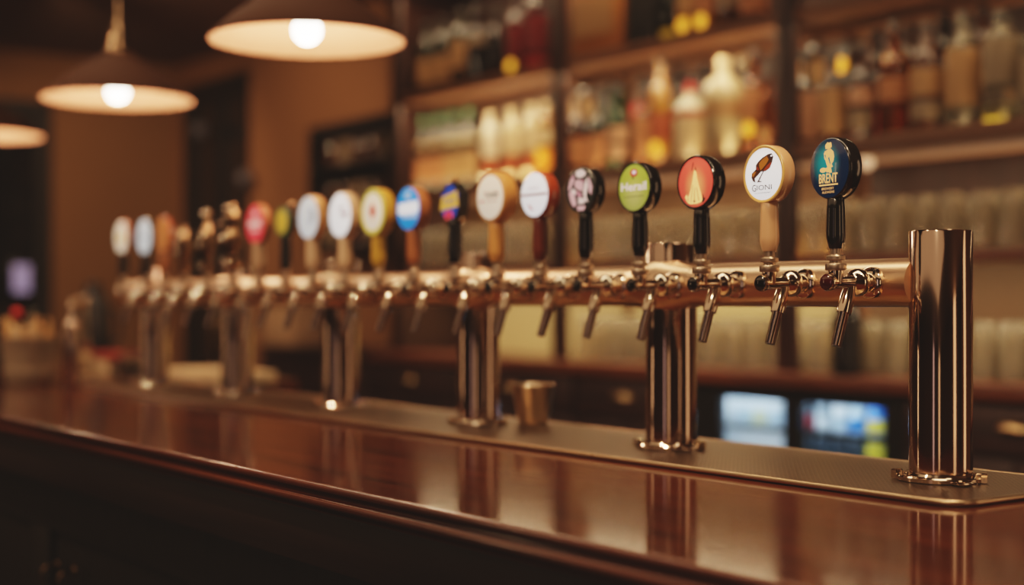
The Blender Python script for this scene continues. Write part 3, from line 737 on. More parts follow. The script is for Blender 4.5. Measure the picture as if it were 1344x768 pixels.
cabinet(hx[2]-.33, e2-.002, 'leftmost dark base cabinet with brass cup pull at the end of the back bar')
cabinet(hx[0]*2-fx1+.002, KX1-.02, 'dark base cabinet at the right end of back bar beyond the frame')
# drinks fridge
fr_ = thing('drinks_fridge', 'black two door glass fronted drinks fridge with cool lit inside under back bar', 'fridge', ((fx0+fx1)/2, CF, 0))
w_ = (fx1-fx0)/2; fc = (fx0+fx1)/2
bm = new(); box(bm, -w_, w_, .03, SYB-CF, 0, .10); box(bm, -w_, w_, .03, SYB-CF, ZCT-.065, ZCT-.042); box(bm, -w_, -w_+.03, .03, SYB-CF, .10, ZCT-.065); box(bm, w_-.03, w_, .03, SYB-CF, .10, ZCT-.065)
box(bm, -w_+.03, w_-.03, SYB-CF-.02, SYB-CF, .10, ZCT-.065)
finish(bm, 'fridge_body', 'fridge_black', fr_, smooth=False)
bm = new(); box(bm, -w_+.031, w_-.031, SYB-CF-.03, SYB-CF-.021, .10, ZCT-.066); box(bm, -w_+.0302, -w_+.036, .031, SYB-CF-.031, .101, ZCT-.066); box(bm, w_-.036, w_-.0302, .031, SYB-CF-.031, .101, ZCT-.066)
finish(bm, 'inner_liner', 'fridge_liner', fr_, smooth=False)
wins = [(at(944, CF)-fc, at(1029, CF)-fc), (at(1049, CF)-fc, at(1161, CF)-fc)]
WT, WB = 1.018, .26
mid = (wins[0][1]+wins[1][0])/2
for k, (a, b_) in enumerate(wins):
    o0, o1 = (-w_+.003, mid-.002) if k == 0 else (mid+.002, w_-.003)
    bm = new(); box(bm, o0, a, 0, .028, .11, ZCT-.048); box(bm, b_, o1, 0, .028, .11, ZCT-.048); box(bm, a, b_, 0, .028, WT, ZCT-.048); box(bm, a, b_, 0, .028, .11, WB)
    dd = finish(bm, 'fridge_door', 'fridge_black', fr_, smooth=False)
    bm = new(); box(bm, a, b_, .012, .016, WB, WT); finish(bm, 'door_glass', 'fridge_pane', dd, smooth=False)
    hxp = o0+.035 if k else o0+.03
    bm = new(); tube(bm, [(hxp, 0, .55), (hxp, -.025, .56), (hxp, -.03, .6), (hxp, -.03, .8), (hxp, -.025, .84), (hxp, 0, .85)], .006, 10); finish(bm, 'door_handle', 'black_satin', dd)
FS = [.925, .795]
for z in FS:
    bm = new()
    for j in range(9): box(bm, -w_+.032, w_-.032, .05+j*.034, .053+j*.034, z-.004, z)
    finish(bm, 'wire_shelf', 'chrome', fr_, smooth=False)
bm = new(); box(bm, -w_+.04, w_-.04, .036, .046, ZCT-.075, ZCT-.067); finish(bm, 'light_strip', 'fridge_led', fr_, smooth=False)
la = bpy.data.lights.new('fridge_light', 'AREA'); la.shape = 'RECTANGLE'; la.size = 2*w_-.1; la.size_y = .03; la.energy = .65; la.color = (.72, .87, 1.)
lo = bpy.data.objects.new('fridge_light', la); COL.objects.link(lo); lo.parent = fr_; lo.location = (0, .045, ZCT-.078); lo.rotation_euler = (math.radians(30), 0, 0)
# cans and bottles in the fridge
def can(x, y, z, h, r, body, band, label, group, lid='chrome_bright'):
    t = thing('drink_can', label, 'can', (x, y, z), group=group)
    bm = new(); lathe(bm, [(r*.8, 0), (r, .006), (r, h*.9), (r*.82, h*.98), (r*.8, h), (r*.74, h-.002), (0, h-.002)], 20); finish(bm, 'can_body', body, t)
    bm = new(); lathe(bm, [(r+.0004, h*.12), (r+.0004, h*.55)], 20, cap=False); finish(bm, 'printed_band', band, t)
plain('can_white', srgb(214, 222, 228), rough=.3); plain('can_blue', srgb(40, 120, 214), rough=.3); plain('can_yellow', srgb(226, 204, 60), rough=.3)
plain('can_grey', srgb(120, 136, 148), rough=.3); plain('can_dark', srgb(40, 56, 70), rough=.3); plain('can_red', srgb(150, 40, 48), rough=.3); plain('can_pale', srgb(180, 205, 224), rough=.3)
plain('can_straw', srgb(206, 204, 150), rough=.3)
seq = [('can_dark', 'can_red', 'dark'), ('can_grey', 'can_white', 'grey'), ('can_white', 'can_pale', 'white'), ('can_pale', 'can_blue', 'pale blue'), ('can_blue', 'can_yellow', 'blue and yellow')]
x0, x1 = fc+wins[1][0], fc+wins[1][1]
pitch = (x1-x0)/5.0
for ri, z in enumerate(FS):
    for i, (b0, b1, cn) in enumerate(seq):
        bb, bd_ = (b0, b1) if ri == 0 or i == 4 else ('can_dark', 'can_grey' if i % 2 else 'can_pale')
        nme = cn if ri == 0 or i == 4 else 'dark'
        if i == 4 and ri == 1: bb, bd_ = 'can_yellow', 'can_red'; nme = 'yellow and red'
        can(at(1049+112/5*(i+.5), CF+.14), CF+.14, z+.0005, .086 if ri == 0 else .112, .0255, bb, bd_, '%s can, %s from left on the %s fridge shelf, right door' % (nme, ordinal(i), 'upper' if ri == 0 else 'second'), 'cans behind the right fridge door')
x0, x1 = fc+wins[0][0], fc+wins[0][1]
for ri, z in enumerate(FS):
    for i in range(4):
        bb = ('can_white', 'can_pale', 'can_straw', 'can_pale')[(i+ri) % 4]
        can(at(953+76/4*(i+.5), CF+.14), CF+.14, z+.0005, .088 if ri == 0 else .112, .0285, 'can_white', bb, 'pale can, %s from left on the %s fridge shelf, left door' % (ordinal(i), 'upper' if ri == 0 else 'second'), 'cans behind the left fridge door')

# ------------------------------------------------------------------ bottles
BG = {}
def bglass(key, col, dark=False):
    if key in BG: return BG[key]
    if dark:
        plain('bottle_'+key, col, rough=.08, var=.04, coat=.5, coatr=.03)
    else:
        m, nt, b = nm('bottle_'+key); setp(b, col=col, rough=.05, trans=.85, ior=1.35)
    BG[key] = 'bottle_'+key; return BG[key]
bglass('amber', srgb(206, 120, 30)); bglass('clear', srgb(226, 216, 190)); bglass('green', srgb(70, 120, 70)); bglass('whisky', srgb(176, 92, 30))
bglass('dark', srgb(24, 20, 18), True); bglass('dark_green', srgb(28, 34, 22), True); bglass('wine', srgb(46, 18, 18), True); bglass('cream', srgb(208, 186, 146), True)
bglass('brown', srgb(70, 38, 20), True); bglass('gold', srgb(150, 100, 36), True); bglass('white', srgb(226, 214, 186), True)
for k, c in dict(amber_glint=(250, 170, 50)).items(): lit('label_'+k, srgb(*c), .5)  # glowing amber, lamp glints put into the disc colour
for k, c in dict(tan=(176, 134, 90), salmon=(176, 116, 76), cream=(214, 186, 146), white=(222, 198, 172), rust=(150, 70, 38), crimson=(120, 26, 30), red=(170, 34, 34), gold=(238, 160, 40), pink=(200, 150, 118), grey=(140, 120, 96), green=(84, 120, 84), black=(30, 26, 24), orange=(232, 140, 40), yellow=(226, 206, 60), hot=(214, 40, 50)).items():
    plain('label_'+k, srgb(*c), rough=.6, var=.08, scale=60)
BOT = {}
PROF = {
 'tall': ([(0, .004), (.85, 0), (1, .012), (1, .56), (.97, .60), (.80, .66), (.50, .71), (.37, .75), (.36, .92), (.42, .925), (.42, .95), (.36, .955), (.36, .965)], .36),
 'round': ([(0, .004), (.85, 0), (1, .012), (1, .58), (.94, .66), (.72, .73), (.45, .765), (.34, .79), (.33, .90), (.44, .905), (.44, .93), (.34, .935)], .34),
 'squat': ([(0, .004), (.9, 0), (1, .015), (1, .52), (.98, .60), (.86, .68), (.55, .735), (.34, .76), (.30, .80), (.30, .88)], .30),
 'jug': ([(0, .004), (.9, 0), (1, .015), (1, .64), (.95, .72), (.80, .79), (.55, .83), (.42, .85), (.40, .91), (.48, .915), (.48, .94)], .42)}
def bottle(x, y, z, shape, R, H, gkey, lab=None, cap='label_black', label='', group='', lz=(.14, .46), lab2=None, lz2=(.5, .6), glint=None, liquid=None):
    t = thing('bottle', label, 'bottle', (x, y, z+.0008), group=group)
    pr, nr = PROF[shape]
    bm = new(); lathe(bm, [(r*R, h*H) for r, h in pr], 28); finish(bm, 'bottle_body', BG[gkey], t, ang=60)
    top = pr[-1][1]*H
    bm = new(); lathe(bm, [(nr*R*1.12, top-.05*H), (nr*R*1.14, top+.012), (nr*R*1.0, top+.016), (0, top+.017)], 20); finish(bm, 'cap', cap, t)
    if lab:
        bm = new(); lathe(bm, [(R+.0006, lz[0]*H), (R+.0006, lz[1]*H)], 28, cap=False); finish(bm, 'bottle_label', lab, t)
    if lab2:
        bm = new(); lathe(bm, [(R+.0006, lz2[0]*H), (R*.995+.0006, lz2[1]*H)], 28, cap=False); finish(bm, 'second_label', lab2, t)
    if glint:  # lamp glint modelled as a small disc on the bottle front
        bm = new(); lathe(bm, [(.022, 0), (.022, .003), (0, .004)], 24, T(.25*R, -R*.97-.0005, glint[1]*H+.012) @ Matrix.Rotation(PI/2, 4, 'X') ); finish(bm, 'glint', glint[0], t)
    if liquid:
        bm = new(); lathe(bm, [(0, .010), (R*.90, .010), (R*.90, liquid[1]*H), (0, liquid[1]*H)], 24); finish(bm, 'liquid', liquid[0], t)
    return t
def brow(bay, shelf, z, Y, specs, grp):
    specs = sorted(specs, key=lambda s: s[0])
    for i, s in enumerate(specs):
        px, shape, R, H, g, kw, desc = s
        bottle(at(px, Y), Y, z, shape, R, H, g, label='%s, %s from left, %s' % (desc, ordinal(i), grp), group='bottles in the '+grp, **kw)
L = lambda k: 'label_'+k
YB1, YB2 = 3.19, 3.33
# right bay, bottle shelf
brow('right', 'B', ZSB, YB1, [
 (1059, 'tall', .037, .27, 'dark', dict(lab=L('pink'), lz=(.06, .58)), 'black bottle with long pale pink label'),
 (1093, 'round', .039, .25, 'wine', dict(lab=L('tan'), lz=(.1, .62)), 'dark bottle with tan label'),
 (1131, 'tall', .036, .27, 'wine', dict(lab=L('grey'), lab2=L('pink'), lz=(.1, .3), lz2=(.36, .54)), 'dark red bottle with two labels'),
 (1174, 'tall', .044, .31, 'whisky', dict(lab=L('salmon'), lz=(.3, .5), liquid=None), 'amber bottle with salmon label'),
 (1217, 'round', .044, .30, 'brown', dict(lab=L('tan'), lz=(.32, .56), lab2=L('grey'), lz2=(.1, .26)), 'brown bottle with two tan labels'),
 (1264, 'round', .043, .31, 'clear', dict(lab=L('tan'), lz=(.18, .66)), 'clear bottle with tall tan label'),
 (1315, 'jug', .046, .29, 'clear', dict(lab=L('grey'), lz=(.34, .74), liquid=('label_yellow', .16)), 'wide clear bottle with yellow in its base'),
 (1362, 'jug', .044, .27, 'clear', dict(lab=L('grey'), lz=(.2, .6)), 'clear bottle cut by frame edge'),
 ], 'front row of right bay')
brow('right', 'B', ZSB, YB2, [
 (1070, 'jug', .05, .34, 'brown', dict(lab=L('tan'), lz=(.55, .8)), 'tall brown bottle'),
 (1112, 'round', .04, .32, 'dark', dict(glint=(L('amber_glint'), .72)), 'dark bottle with gold medal'),
 (1150, 'tall', .04, .33, 'wine', dict(lab=L('hot'), lz=(.08, .3)), 'dark bottle with hot red label'),
 (1196, 'tall', .04, .33, 'brown', {}, 'brown bottle'),
 (1240, 'tall', .04, .34, 'dark', dict(lab=L('grey'), lz=(.3, .5)), 'dark bottle with grey label'),
 (1290, 'tall', .04, .34, 'brown', dict(lab=L('tan'), lz=(.3, .5)), 'brown bottle with tan label'),
 ], 'back row of right bay')
# middle bay, bottle shelf
brow('mid', 'B', ZSB, YB1, [
 (760, 'round', .036, .26, 'wine', dict(lab=L('salmon'), lz=(.08, .46)), 'dark bottle with salmon label'),
 (786, 'round', .036, .25, 'dark_green', dict(lab=L('salmon'), lz=(.08, .48)), 'dark green bottle with salmon label'),
 (812, 'tall', .036, .27, 'green', dict(lab=L('pink'), lz=(.12, .28), lab2=L('pink'), lz2=(.34, .5)), 'green bottle with two pale labels'),
 (846, 'tall', .036, .26, 'amber', dict(lab=L('salmon'), lz=(.1, .6)), 'amber bottle with salmon label'),
 (868, 'round', .036, .35, 'gold', dict(lab=L('rust'), lz=(.2, .46), glint=(L('amber_glint'), .10)), 'gold topped bottle with rust label'),
 (906, 'squat', .050, .26, 'white', dict(lab=L('cream'), lz=(.05, .5), cap=L('red'), lab2=L('red'), lz2=(.52, .6)), 'white bottle with red shoulder'),
 (950, 'squat', .066, .33, 'cream', dict(lab=L('tan'), lz=(.34, .52), cap=L('cream')), 'big cream bottle'),
 (990, 'tall', .036, .31, 'whisky', dict(glint=(L('amber_glint'), .18), lab=L('salmon'), lz=(.3, .62)), 'amber bottle with orange medal'),
 (1010, 'tall', .028, .24, 'whisky', dict(glint=(L('tan'), .16)), 'slim amber bottle'),
 ], 'front row of middle bay')
brow('mid', 'B', ZSB, YB2, [
 (770, 'jug', .055, .34, 'brown', dict(lab=L('tan'), lz=(.62, .84)), 'tall brown bottle with tan top'),
 (800, 'tall', .04, .33, 'dark_green', {}, 'dark green bottle'),
 (843, 'tall', .036, .33, 'wine', dict(lab=L('red'), lz=(.5, .7)), 'dark red bottle'),
 (890, 'tall', .036, .34, 'dark', {}, 'black bottle'),
 (925, 'tall', .04, .33, 'dark', dict(lab=L('rust'), lz=(.3, .5)), 'dark bottle with rust label'),
 (975, 'round', .044, .34, 'clear', dict(lab=L('grey'), lz=(.4, .6), cap=L('cream')), 'clear bottle'),
 ], 'back row of middle bay')
# left bay, bottle shelf
for_l = [(556, 'salmon', 'tan', 'dark_green'), (575, 'salmon', 'tan', 'dark_green'), (595, 'tan', 'cream', 'dark_green'), (616, 'tan', 'cream', 'dark_green'),
         (644, 'rust', 'white', 'white'), (672, 'rust', 'cream', 'cream'), (698, 'rust', 'cream', 'cream'), (716, 'orange', 'cream', 'gold')]
brow('left', 'B', ZSB, YB1, [(px, 'jug' if i > 3 else 'round', .036 if i != 7 else .03, .30 if i < 4 else .27, g, dict(lab=L(a), lz=(.10, .44 if i < 4 else .36), lab2=L(b_), lz2=(.58 if i < 4 else .44, .64), glint=(L('amber_glint'), .24) if i == 7 else None, cap=L('cream') if i > 3 else L('green')),
     '%s bottle with %s and %s labels' % (g.replace('_', ' '), a, b_)) for i, (px, a, b_, g) in enumerate(for_l)], 'row of left bay')
# top shelf, left bay
brow('left', 'A', ZSA, YB1, [
 (560, 'round', .040, .30, 'dark_green', dict(lab=L('tan'), lz=(.12, .46)), 'dark green bottle with tan label'),
 (582, 'round', .040, .30, 'dark_green', dict(lab=L('tan'), lz=(.12, .46)), 'dark green bottle with low tan label'),
 (605, 'round', .043, .31, 'dark_green', dict(lab=L('tan'), lz=(.22, .56)), 'dark green bottle with high tan label'),
 (626, 'tall', .042, .30, 'dark', dict(lab=L('grey'), lz=(.5, .6)), 'dark bottle with grey neck band'),
 (650, 'tall', .036, .28, 'dark', {}, 'plain black bottle'),
 (679, 'round', .038, .30, 'wine', dict(lab=L('crimson'), lz=(.2, .62), glint=(L('amber_glint'), .06)), 'wine dark bottle with gold medal'),
 (705, 'jug', .046, .32, 'wine', dict(lab=L('red'), lz=(.03, .14), lab2=L('crimson'), lz2=(.2, .64)), 'wine dark bottle with red foot'),
 ], 'top row of left bay')
# top shelf, middle bay: boxes and bottles
def carton(px0, px1, z, h, mat, strip, label, Y0=3.15, Y1=3.3):
    a, b_ = at(px0, Y0), at(px1, Y0)
    t = thing('bottle_carton', label, 'box', ((a+b_)/2, (Y0+Y1)/2, z+.0005))
    w2, d2 = (b_-a)/2, (Y1-Y0)/2
    bm = new(); box(bm, -w2, w2, -d2, d2, 0, h, .003); finish(bm, 'carton_body', mat, t)
    bm = new(); box(bm, -w2*.7, w2*.7, -d2-.0012, -d2-.0004, h*.25, h*.7); finish(bm, 'printed_panel', strip, t, smooth=False)
    bm = new(); box(bm, -w2-.001, w2+.001, -d2-.001, d2+.001, h-.035, h+.001, .002); finish(bm, 'carton_lid', mat, t)
plain('carton_tan', srgb(176, 112, 54), rough=.6, var=.1, scale=12); plain('carton_dark', srgb(30, 27, 24), rough=.5)
carton(742, 815, ZSA, .30, 'carton_tan', L('tan'), 'tan brown carton on the top shelf of the middle bay')
carton(822, 858, ZSA, .27, 'carton_dark', 'carton_dark', 'black carton beside tan carton on the top shelf')
brow('mid', 'A', ZSA, YB1, [
 (882, 'round', .036, .28, 'dark_green', dict(lab=L('yellow'), lz=(.02, .12)), 'dark green bottle with yellow foot'),
 (905, 'round', .040, .30, 'gold', dict(lab=L('tan'), lz=(.25, .6), glint=(L('amber_glint'), .08)), 'gold bottle with tan label'),
 (928, 'jug', .036, .30, 'gold', dict(lab=L('salmon'), lz=(.2, .6), glint=(L('amber_glint'), .08)), 'gold bottle with salmon label'),
 (958, 'jug', .040, .30, 'brown', dict(lab=L('grey'), lz=(.2, .6)), 'brown bottle with grey label'),
 (990, 'jug', .042, .30, 'brown', dict(lab=L('salmon'), lz=(.1, .6)), 'brown bottle with salmon label'),
 ], 'top row of middle bay')
# ------------------------------------------------------------------ pint glasses
def pint(loc):
    t = thing('pint_glass', 'x', 'glass', loc)
    R0, R1, H, th = .041, .031, .150, .0022                # turned upside down
    bm = new(); lathe(bm, [(R0-th, .0004), (R0, .0004), (R0+.0006, .004), (R0-.001, .03), (R1+.003, .10), (R1, H-.004), (R1-.003, H), (0, H), ], 28, cap=False)
    lathe(bm, [(R0-th, .0004), (R0-th-.001, .03), (R1+.003-th, .10), (R1-th, H-.014), (R1-.008, H-.011), (0, H-.010)], 28, cap=False)
    bmesh.ops.remove_doubles(bm, verts=bm.verts, dist=1e-6)
    finish(bm, 'glass_body', 'pint_glass', t, ang=60)
    bm = new(); lathe(bm, [(R1-.007, H+.0004), (R1-.0035, H+.0016), (R1-.001, H+.0004)], 28, cap=False); finish(bm, 'foot_ring', 'clear_glass', t)
    return t
proto = pint((0, 0, 0)); used = [False]
def place(loc, label, group):
    if not used[0]:
        used[0] = True; proto.location = loc; proto['label'] = label; proto['group'] = group; return
    dup(proto, loc, label=label, group=group)
for bi, bn in ((2, 'right'), (1, 'middle'), (0, 'left')):
    a, b_ = PX[bi]+.085, PX[bi+1]-.085
    for zi, (z, sn) in enumerate(((ZSC, 'glass shelf'), (ZCT, 'back worktop'))):
        if bi == 0 and zi == 1: continue
        n = 11
        for row, Y in enumerate((3.17, 3.29)):
            for i in range(n):
                X = a+(b_-a)*i/(n-1)+random.uniform(-.004, .004)
                place((X, Y+random.uniform(-.006, .006), z+.0006), 'upturned pint glass, %s from left, %s row, %s, %s bay' % (ordinal(i), 'front' if row == 0 else 'back', sn, bn), 'upturned pint glasses')
# dark bottle standing on the worktop, seen under the first taps
bottle(at(1112, 3.06), 3.06, ZCT, 'tall', .042, .27, 'dark', label='black bottle standing alone on the back worktop in front of pint glasses', group='', cap='label_black')
# bright reflection under the bottle shelf, added as a glowing globe
sl = thing('shelf_highlight', 'small round glowing highlight added under the right bay bottle shelf', 'highlight', (at(1138, 3.14), 3.14, zat(1138, 209, 3.14)))
bm = new(); lathe(bm, [(0, .004), (.015, .004), (.019, .006), (.022, .012), (.016, .03), (.008, .034), (.006, ZSB-.0475-zat(1138, 209, 3.14))], 24); finish(bm, 'highlight_mount', 'brass', sl)
bm = new(); bmesh.ops.create_uvsphere(bm, u_segments=20, v_segments=12, radius=.020); finish(bm, 'highlight_globe', 'warm_highlight', sl, loc=(0, -.002, -.010))

# ------------------------------------------------------------------ jigger on the tray
JX = at(700, 1.545)
bm = new()
lathe(bm, [(0, 0), (.025, 0), (.0265, .002), (.028, .010), (.038, .066), (.0392, .068), (.0385, .0695), (.0372, .067), (.027, .012), (.025, .006), (0, .006)], 40)
jg = finish(bm, 'jigger_cup', 'pewter', None, loc=(JX, 1.545, TZ)); tag(jg, 'small tapered metal measuring cup on the tray between two columns', 'cup')

# ------------------------------------------------------------------ things at the far left of the bar
Yc = 1.25; cx_ = at(38, Yc)
bk = thing('napkin_bucket', 'stone coloured bucket stuffed with tan napkins at the left end of the bar', 'bucket', (cx_, Yc, BT+.0005))
bm = new(); lathe(bm, [(0, 0), (.058, 0), (.061, .004), (.066, .03), (.069, .032), (.069, .040), (.066, .042), (.078, .125), (.080, .128), (.077, .128), (.072, .11), (.06, .02), (0, .02)], 40); finish(bm, 'bucket_body', 'stone_bucket', bk)
rnd = random.Random(3)
for i in range(9):
    a, r, hw = (2*PI*i/7, .047, .0175) if i < 7 else ((0, PI)[i-7]+.4, .022, .014)
    np_ = new(); h = .07+.055*rnd.random()
    pk = rnd.uniform(-.7, .7)*hw
    prism(np_, [(-hw, 0), (hw, 0), (hw, h*rnd.uniform(.55, .8)), (pk, h), (-hw, h*rnd.uniform(.5, .75))], -.003, .003, axis='x')
    for v in np_.verts:
        v.co.x += .004*math.sin(v.co.y*160+v.co.z*60)*v.co.z/.1
        v.co = T(0, 0, .075) @ Matrix.Rotation(a, 4, 'Z') @ T(r, 0, 0) @ Matrix.Rotation(.16 if i < 7 else .05, 4, 'Y') @ v.co
    o = finish(np_, 'folded_napkin', 'paper_tan' if i % 3 else 'paper_cream', None); o.location = (cx_, Yc, BT+.0005)
    tag(o, 'folded tan paper napkin sticking out of the stone coloured bucket', 'napkin', 'napkins in the bucket')
st = thing('cocktail_stirrer', 'thin stirrer with round red head standing in the napkin bucket', 'stirrer', (cx_+.004, Yc-.033, BT+.055))
bm = new(); tube(bm, [(0, 0, 0), (-.004, 0, .13)], .002, 8); finish(bm, 'stick', 'lamp_dark', st)
bm = new(); bmesh.ops.create_uvsphere(bm, u_segments=18, v_segments=12, radius=.013); finish(bm, 'stirrer_head', 'red_print', st, loc=(-.004, 0, .14))
sprig = thing('mint_sprig', 'dark leafy sprig standing between the napkins in the bucket', 'herb', (cx_+.002, Yc+.0, BT+.085))
bm = new(); tube(bm, [(0, 0, 0), (.004, 0, .05), (.006, .002, .11)], .002, 8); finish(bm, 'stem', 'leaf_dark', sprig)
for i in range(9):
    a = i*2.1; z = .05+.008*i; bm = new()
    pts = [(0, 0), (.010, .008), (.024, .007), (.034, 0), (.024, -.007), (.010, -.008)]
    mt = T(.004, 0, z) @ Matrix.Rotation(a, 4, 'Z') @ Matrix.Rotation(-.45, 4, 'Y')
    bm.faces.new([bm.verts.new(mt @ Vector((p[0], p[1], .003 if k in (1, 2, 4, 5) else 0))) for k, p in enumerate(pts)])
    finish(bm, 'leaf', 'leaf_dark', sprig)
# slim dark bottle and clear carafe
Yv = 1.28; X = at(94, Yv)
sb_ = thing('cocktail_shaker', 'slim polished metal cocktail shaker beside the napkin bucket', 'shaker', (X, Yv, BT+.0005))
bm = new(); lathe(bm, [(0, 0), (.020, 0), (.0225, .004), (.0225, .150), (.020, .168), (.011, .182), (.009, .188), (.009, .205)], 28); finish(bm, 'shaker_body', 'steel_column', sb_)
bm = new(); lathe(bm, [(.0105, .200), (.0115, .203), (.0115, .216), (.006, .220), (.0045, .236), (0, .2365)], 20); finish(bm, 'shaker_cap', 'chrome_bright', sb_)
Yv2 = 1.40; X = at(107, Yv2)
cf = thing('carafe', 'clear conical glass carafe behind the slim metal shaker', 'carafe', (X, Yv2, BT+.0005))
bm = new(); lathe(bm, [(0, 0), (.036, 0), (.039, .005), (.036, .03), (.020, .15), (.017, .20), (.020, .225), (.0185, .225), (.0155, .20), (.0185, .15), (.034, .03), (.034, .006), (0, .006)], 36, cap=False); finish(bm, 'carafe_body', 'clear_glass', cf)
bm = new(); lathe(bm, [(.0165, .205), (.0200, .224), (.023, .229), (.021, .238), (0, .240)], 24); finish(bm, 'stopper', 'chrome_bright', cf)
# paper stacks, candle glass, flask on the return counter
def slab(name, px0, px1, Y0, Y1, z0, h, mat, label, cat):
    a, b_ = at(px0, Y0), at(px1, Y0)
    bm = new(); box(bm, -(b_-a)/2, (b_-a)/2, -(Y1-Y0)/2, (Y1-Y0)/2, 0, h, .004)
    o = finish(bm, name, mat, None, loc=((a+b_)/2, (Y0+Y1)/2, z0+.0005)); tag(o, label, cat); return o
slab('napkin_stack', 103, 141, 1.66, 1.80, BT, .038, 'paper_cream', 'cream stack of paper napkins on bar under red cloth', 'napkins')
slab('folded_cloth', 108, 152, 1.655, 1.79, BT+.0385, .022, 'red_cloth', 'folded dark red cloth lying on the cream napkin stack', 'cloth')
slab('cutlery_box', 153, 169, 1.64, 1.76, BT, .050, 'lamp_dark', 'small dark wooden box between napkin stack and candle glass', 'box')
slab('folded_towel', 219, 293, 1.66, 1.82, BT, .032, 'paper_cream', 'folded cream bar towel lying between two columns', 'towel')
X = at(176, 1.62)
cg = thing('candle_glass', 'small pale glass candle holder beside the farthest tower column', 'candle', (X, 1.62, BT+.0005))
bm = new(); lathe(bm, [(0, 0), (.026, 0), (.03, .004), (.034, .06), (.036, .075), (.034, .075), (.031, .06), (.028, .006), (0, .006)], 28, cap=False); finish(bm, 'glass_body', 'clear_glass', cg)
bm = new(); lathe(bm, [(0, .0065), (.026, .0065), (.028, .045), (0, .047)], 24); finish(bm, 'wax', 'paper_cream', cg)
X = at(123, 1.86)
fl = thing('vacuum_flask', 'black round shouldered flask standing dark against the tan end wall', 'flask', (X, 1.86, BT+.0005))
bm = new(); lathe(bm, [(0, 0), (.058, 0), (.062, .006), (.062, .12), (.058, .19), (.046, .245), (.030, .268), (.026, .272)], 32); finish(bm, 'flask_body', 'black_satin', fl)
bm = new(); lathe(bm, [(.027, .268), (.030, .272), (.030, .285), (.022, .298), (0, .300)], 24); finish(bm, 'flask_lid', 'black_satin', fl)
bm = new(); tube(bm, [(0, .055, .20), (0, .09, .19), (0, .10, .14), (0, .09, .08), (0, .058, .06)], .008, 12); finish(bm, 'flask_handle', 'black_satin', fl)

# ------------------------------------------------------------------ far wall furniture
# dark wall cabinet with dim jars
Yw = 3.27
a, b_ = at(404, Yw), at(512, Yw); z0, z1 = zat(404, 335, Yw), zat(404, 168, Yw)
wc = thing('wall_cabinet', 'dark open wall cabinet on the tan wall left of the back bar', 'cabinet', ((a+b_)/2, Yw, z0))
w2 = (b_-a)/2; dpt = YB-Yw-.002; hh = z1-z0
bm = new(); box(bm, -w2, w2, 0, dpt, 0, .04, .003); box(bm, -w2, w2, 0, dpt, hh-.05, hh, .003); box(bm, -w2, -w2+.04, 0, dpt, .04, hh-.05); box(bm, w2-.04, w2, 0, dpt, .04, hh-.05); box(bm, -w2+.04, w2-.04, dpt-.02, dpt, .04, hh-.05)
finish(bm, 'cabinet_case', 'dark_frame', wc, smooth=False)
for k in (1, 2):
    bm = new(); box(bm, -w2+.04, w2-.04, .01, dpt-.02, hh*k/3-.01, hh*k/3+.01); finish(bm, 'shelf', 'dark_frame', wc, smooth=False)
for k in range(3):
    zz = z0+(.04 if k == 0 else hh*k/3+.01)
    for i in range(5):
        X = (a+b_)/2-w2+.12+i*(2*w2-.24)/4
        t = thing('storage_jar', 'dim jar, %s from left on the %s shelf of the dark wall cabinet' % (ordinal(i), ('bottom', 'middle', 'top')[k]), 'jar', (X, Yw+.08, zz+.0005), group='jars in the dark wall cabinet')
        bm = new(); lathe(bm, [(0, 0), (.04, 0), (.045, .005), (.045, .09), (.038, .11), (.036, .115)], 20); finish(bm, 'jar_body', 'bottle_brown' if (i+k) % 3 else 'label_grey', t)
        bm = new(); lathe(bm, [(.038, .112), (.039, .128), (0, .129)], 20); finish(bm, 'jar_lid', 'lamp_dark', t)
# dark sideboard against the wall with tan box
sx0, sx1 = at(345, 3.05), hx[2]-.33-.02
sd = thing('sideboard', 'dark wooden sideboard against the back wall left of back bar', 'sideboard', ((sx0+sx1)/2, 3.05, 0)); w2 = (sx1-sx0)/2
bm = new(); box(bm, -w2, w2, 0, YB-3.05-.022, .06, 1.06); box(bm, -w2+.03, w2-.03, .03, YB-3.05-.03, 0, .06); finish(bm, 'carcass', 'cabinet_wood', sd, smooth=False)
bm = new(); box(bm, -w2-.01, w2+.01, -.015, YB-3.05-.022, 1.06, 1.095, .004); finish(bm, 'sideboard_top', 'cabinet_wood', sd)
for k in range(3):
    bm = new(); xx = -w2+2*w2/3*k; box(bm, xx+.01, xx+2*w2/3-.01, -.018, -.0005, .09, 1.03, .004); dd = finish(bm, 'door', 'cabinet_wood', sd)
    bm = new(); lathe(bm, [(.006, .018), (.006, .028), (.013, .034), (0, .044)], 18, T(xx+.06, 0, .8) @ Matrix.Rotation(PI/2, 4, 'X')); finish(bm, 'knob', 'brass', dd)
a, b_ = at(331, 3.12), at(377, 3.12)
cr = thing('bread_box', 'plain tan wooden box on sideboard seen under the pipe between columns', 'box', ((a+b_)/2+.12, 3.2, 1.0955))
bm = new(); box(bm, -.16, .16, -.1, .1, 0, .17, .012); finish(bm, 'box_body', 'oak_pale', cr)
bm = new(); box(bm, -.163, .163, -.103, .103, .135, .18, .01); finish(bm, 'box_lid', 'oak_pale', cr)
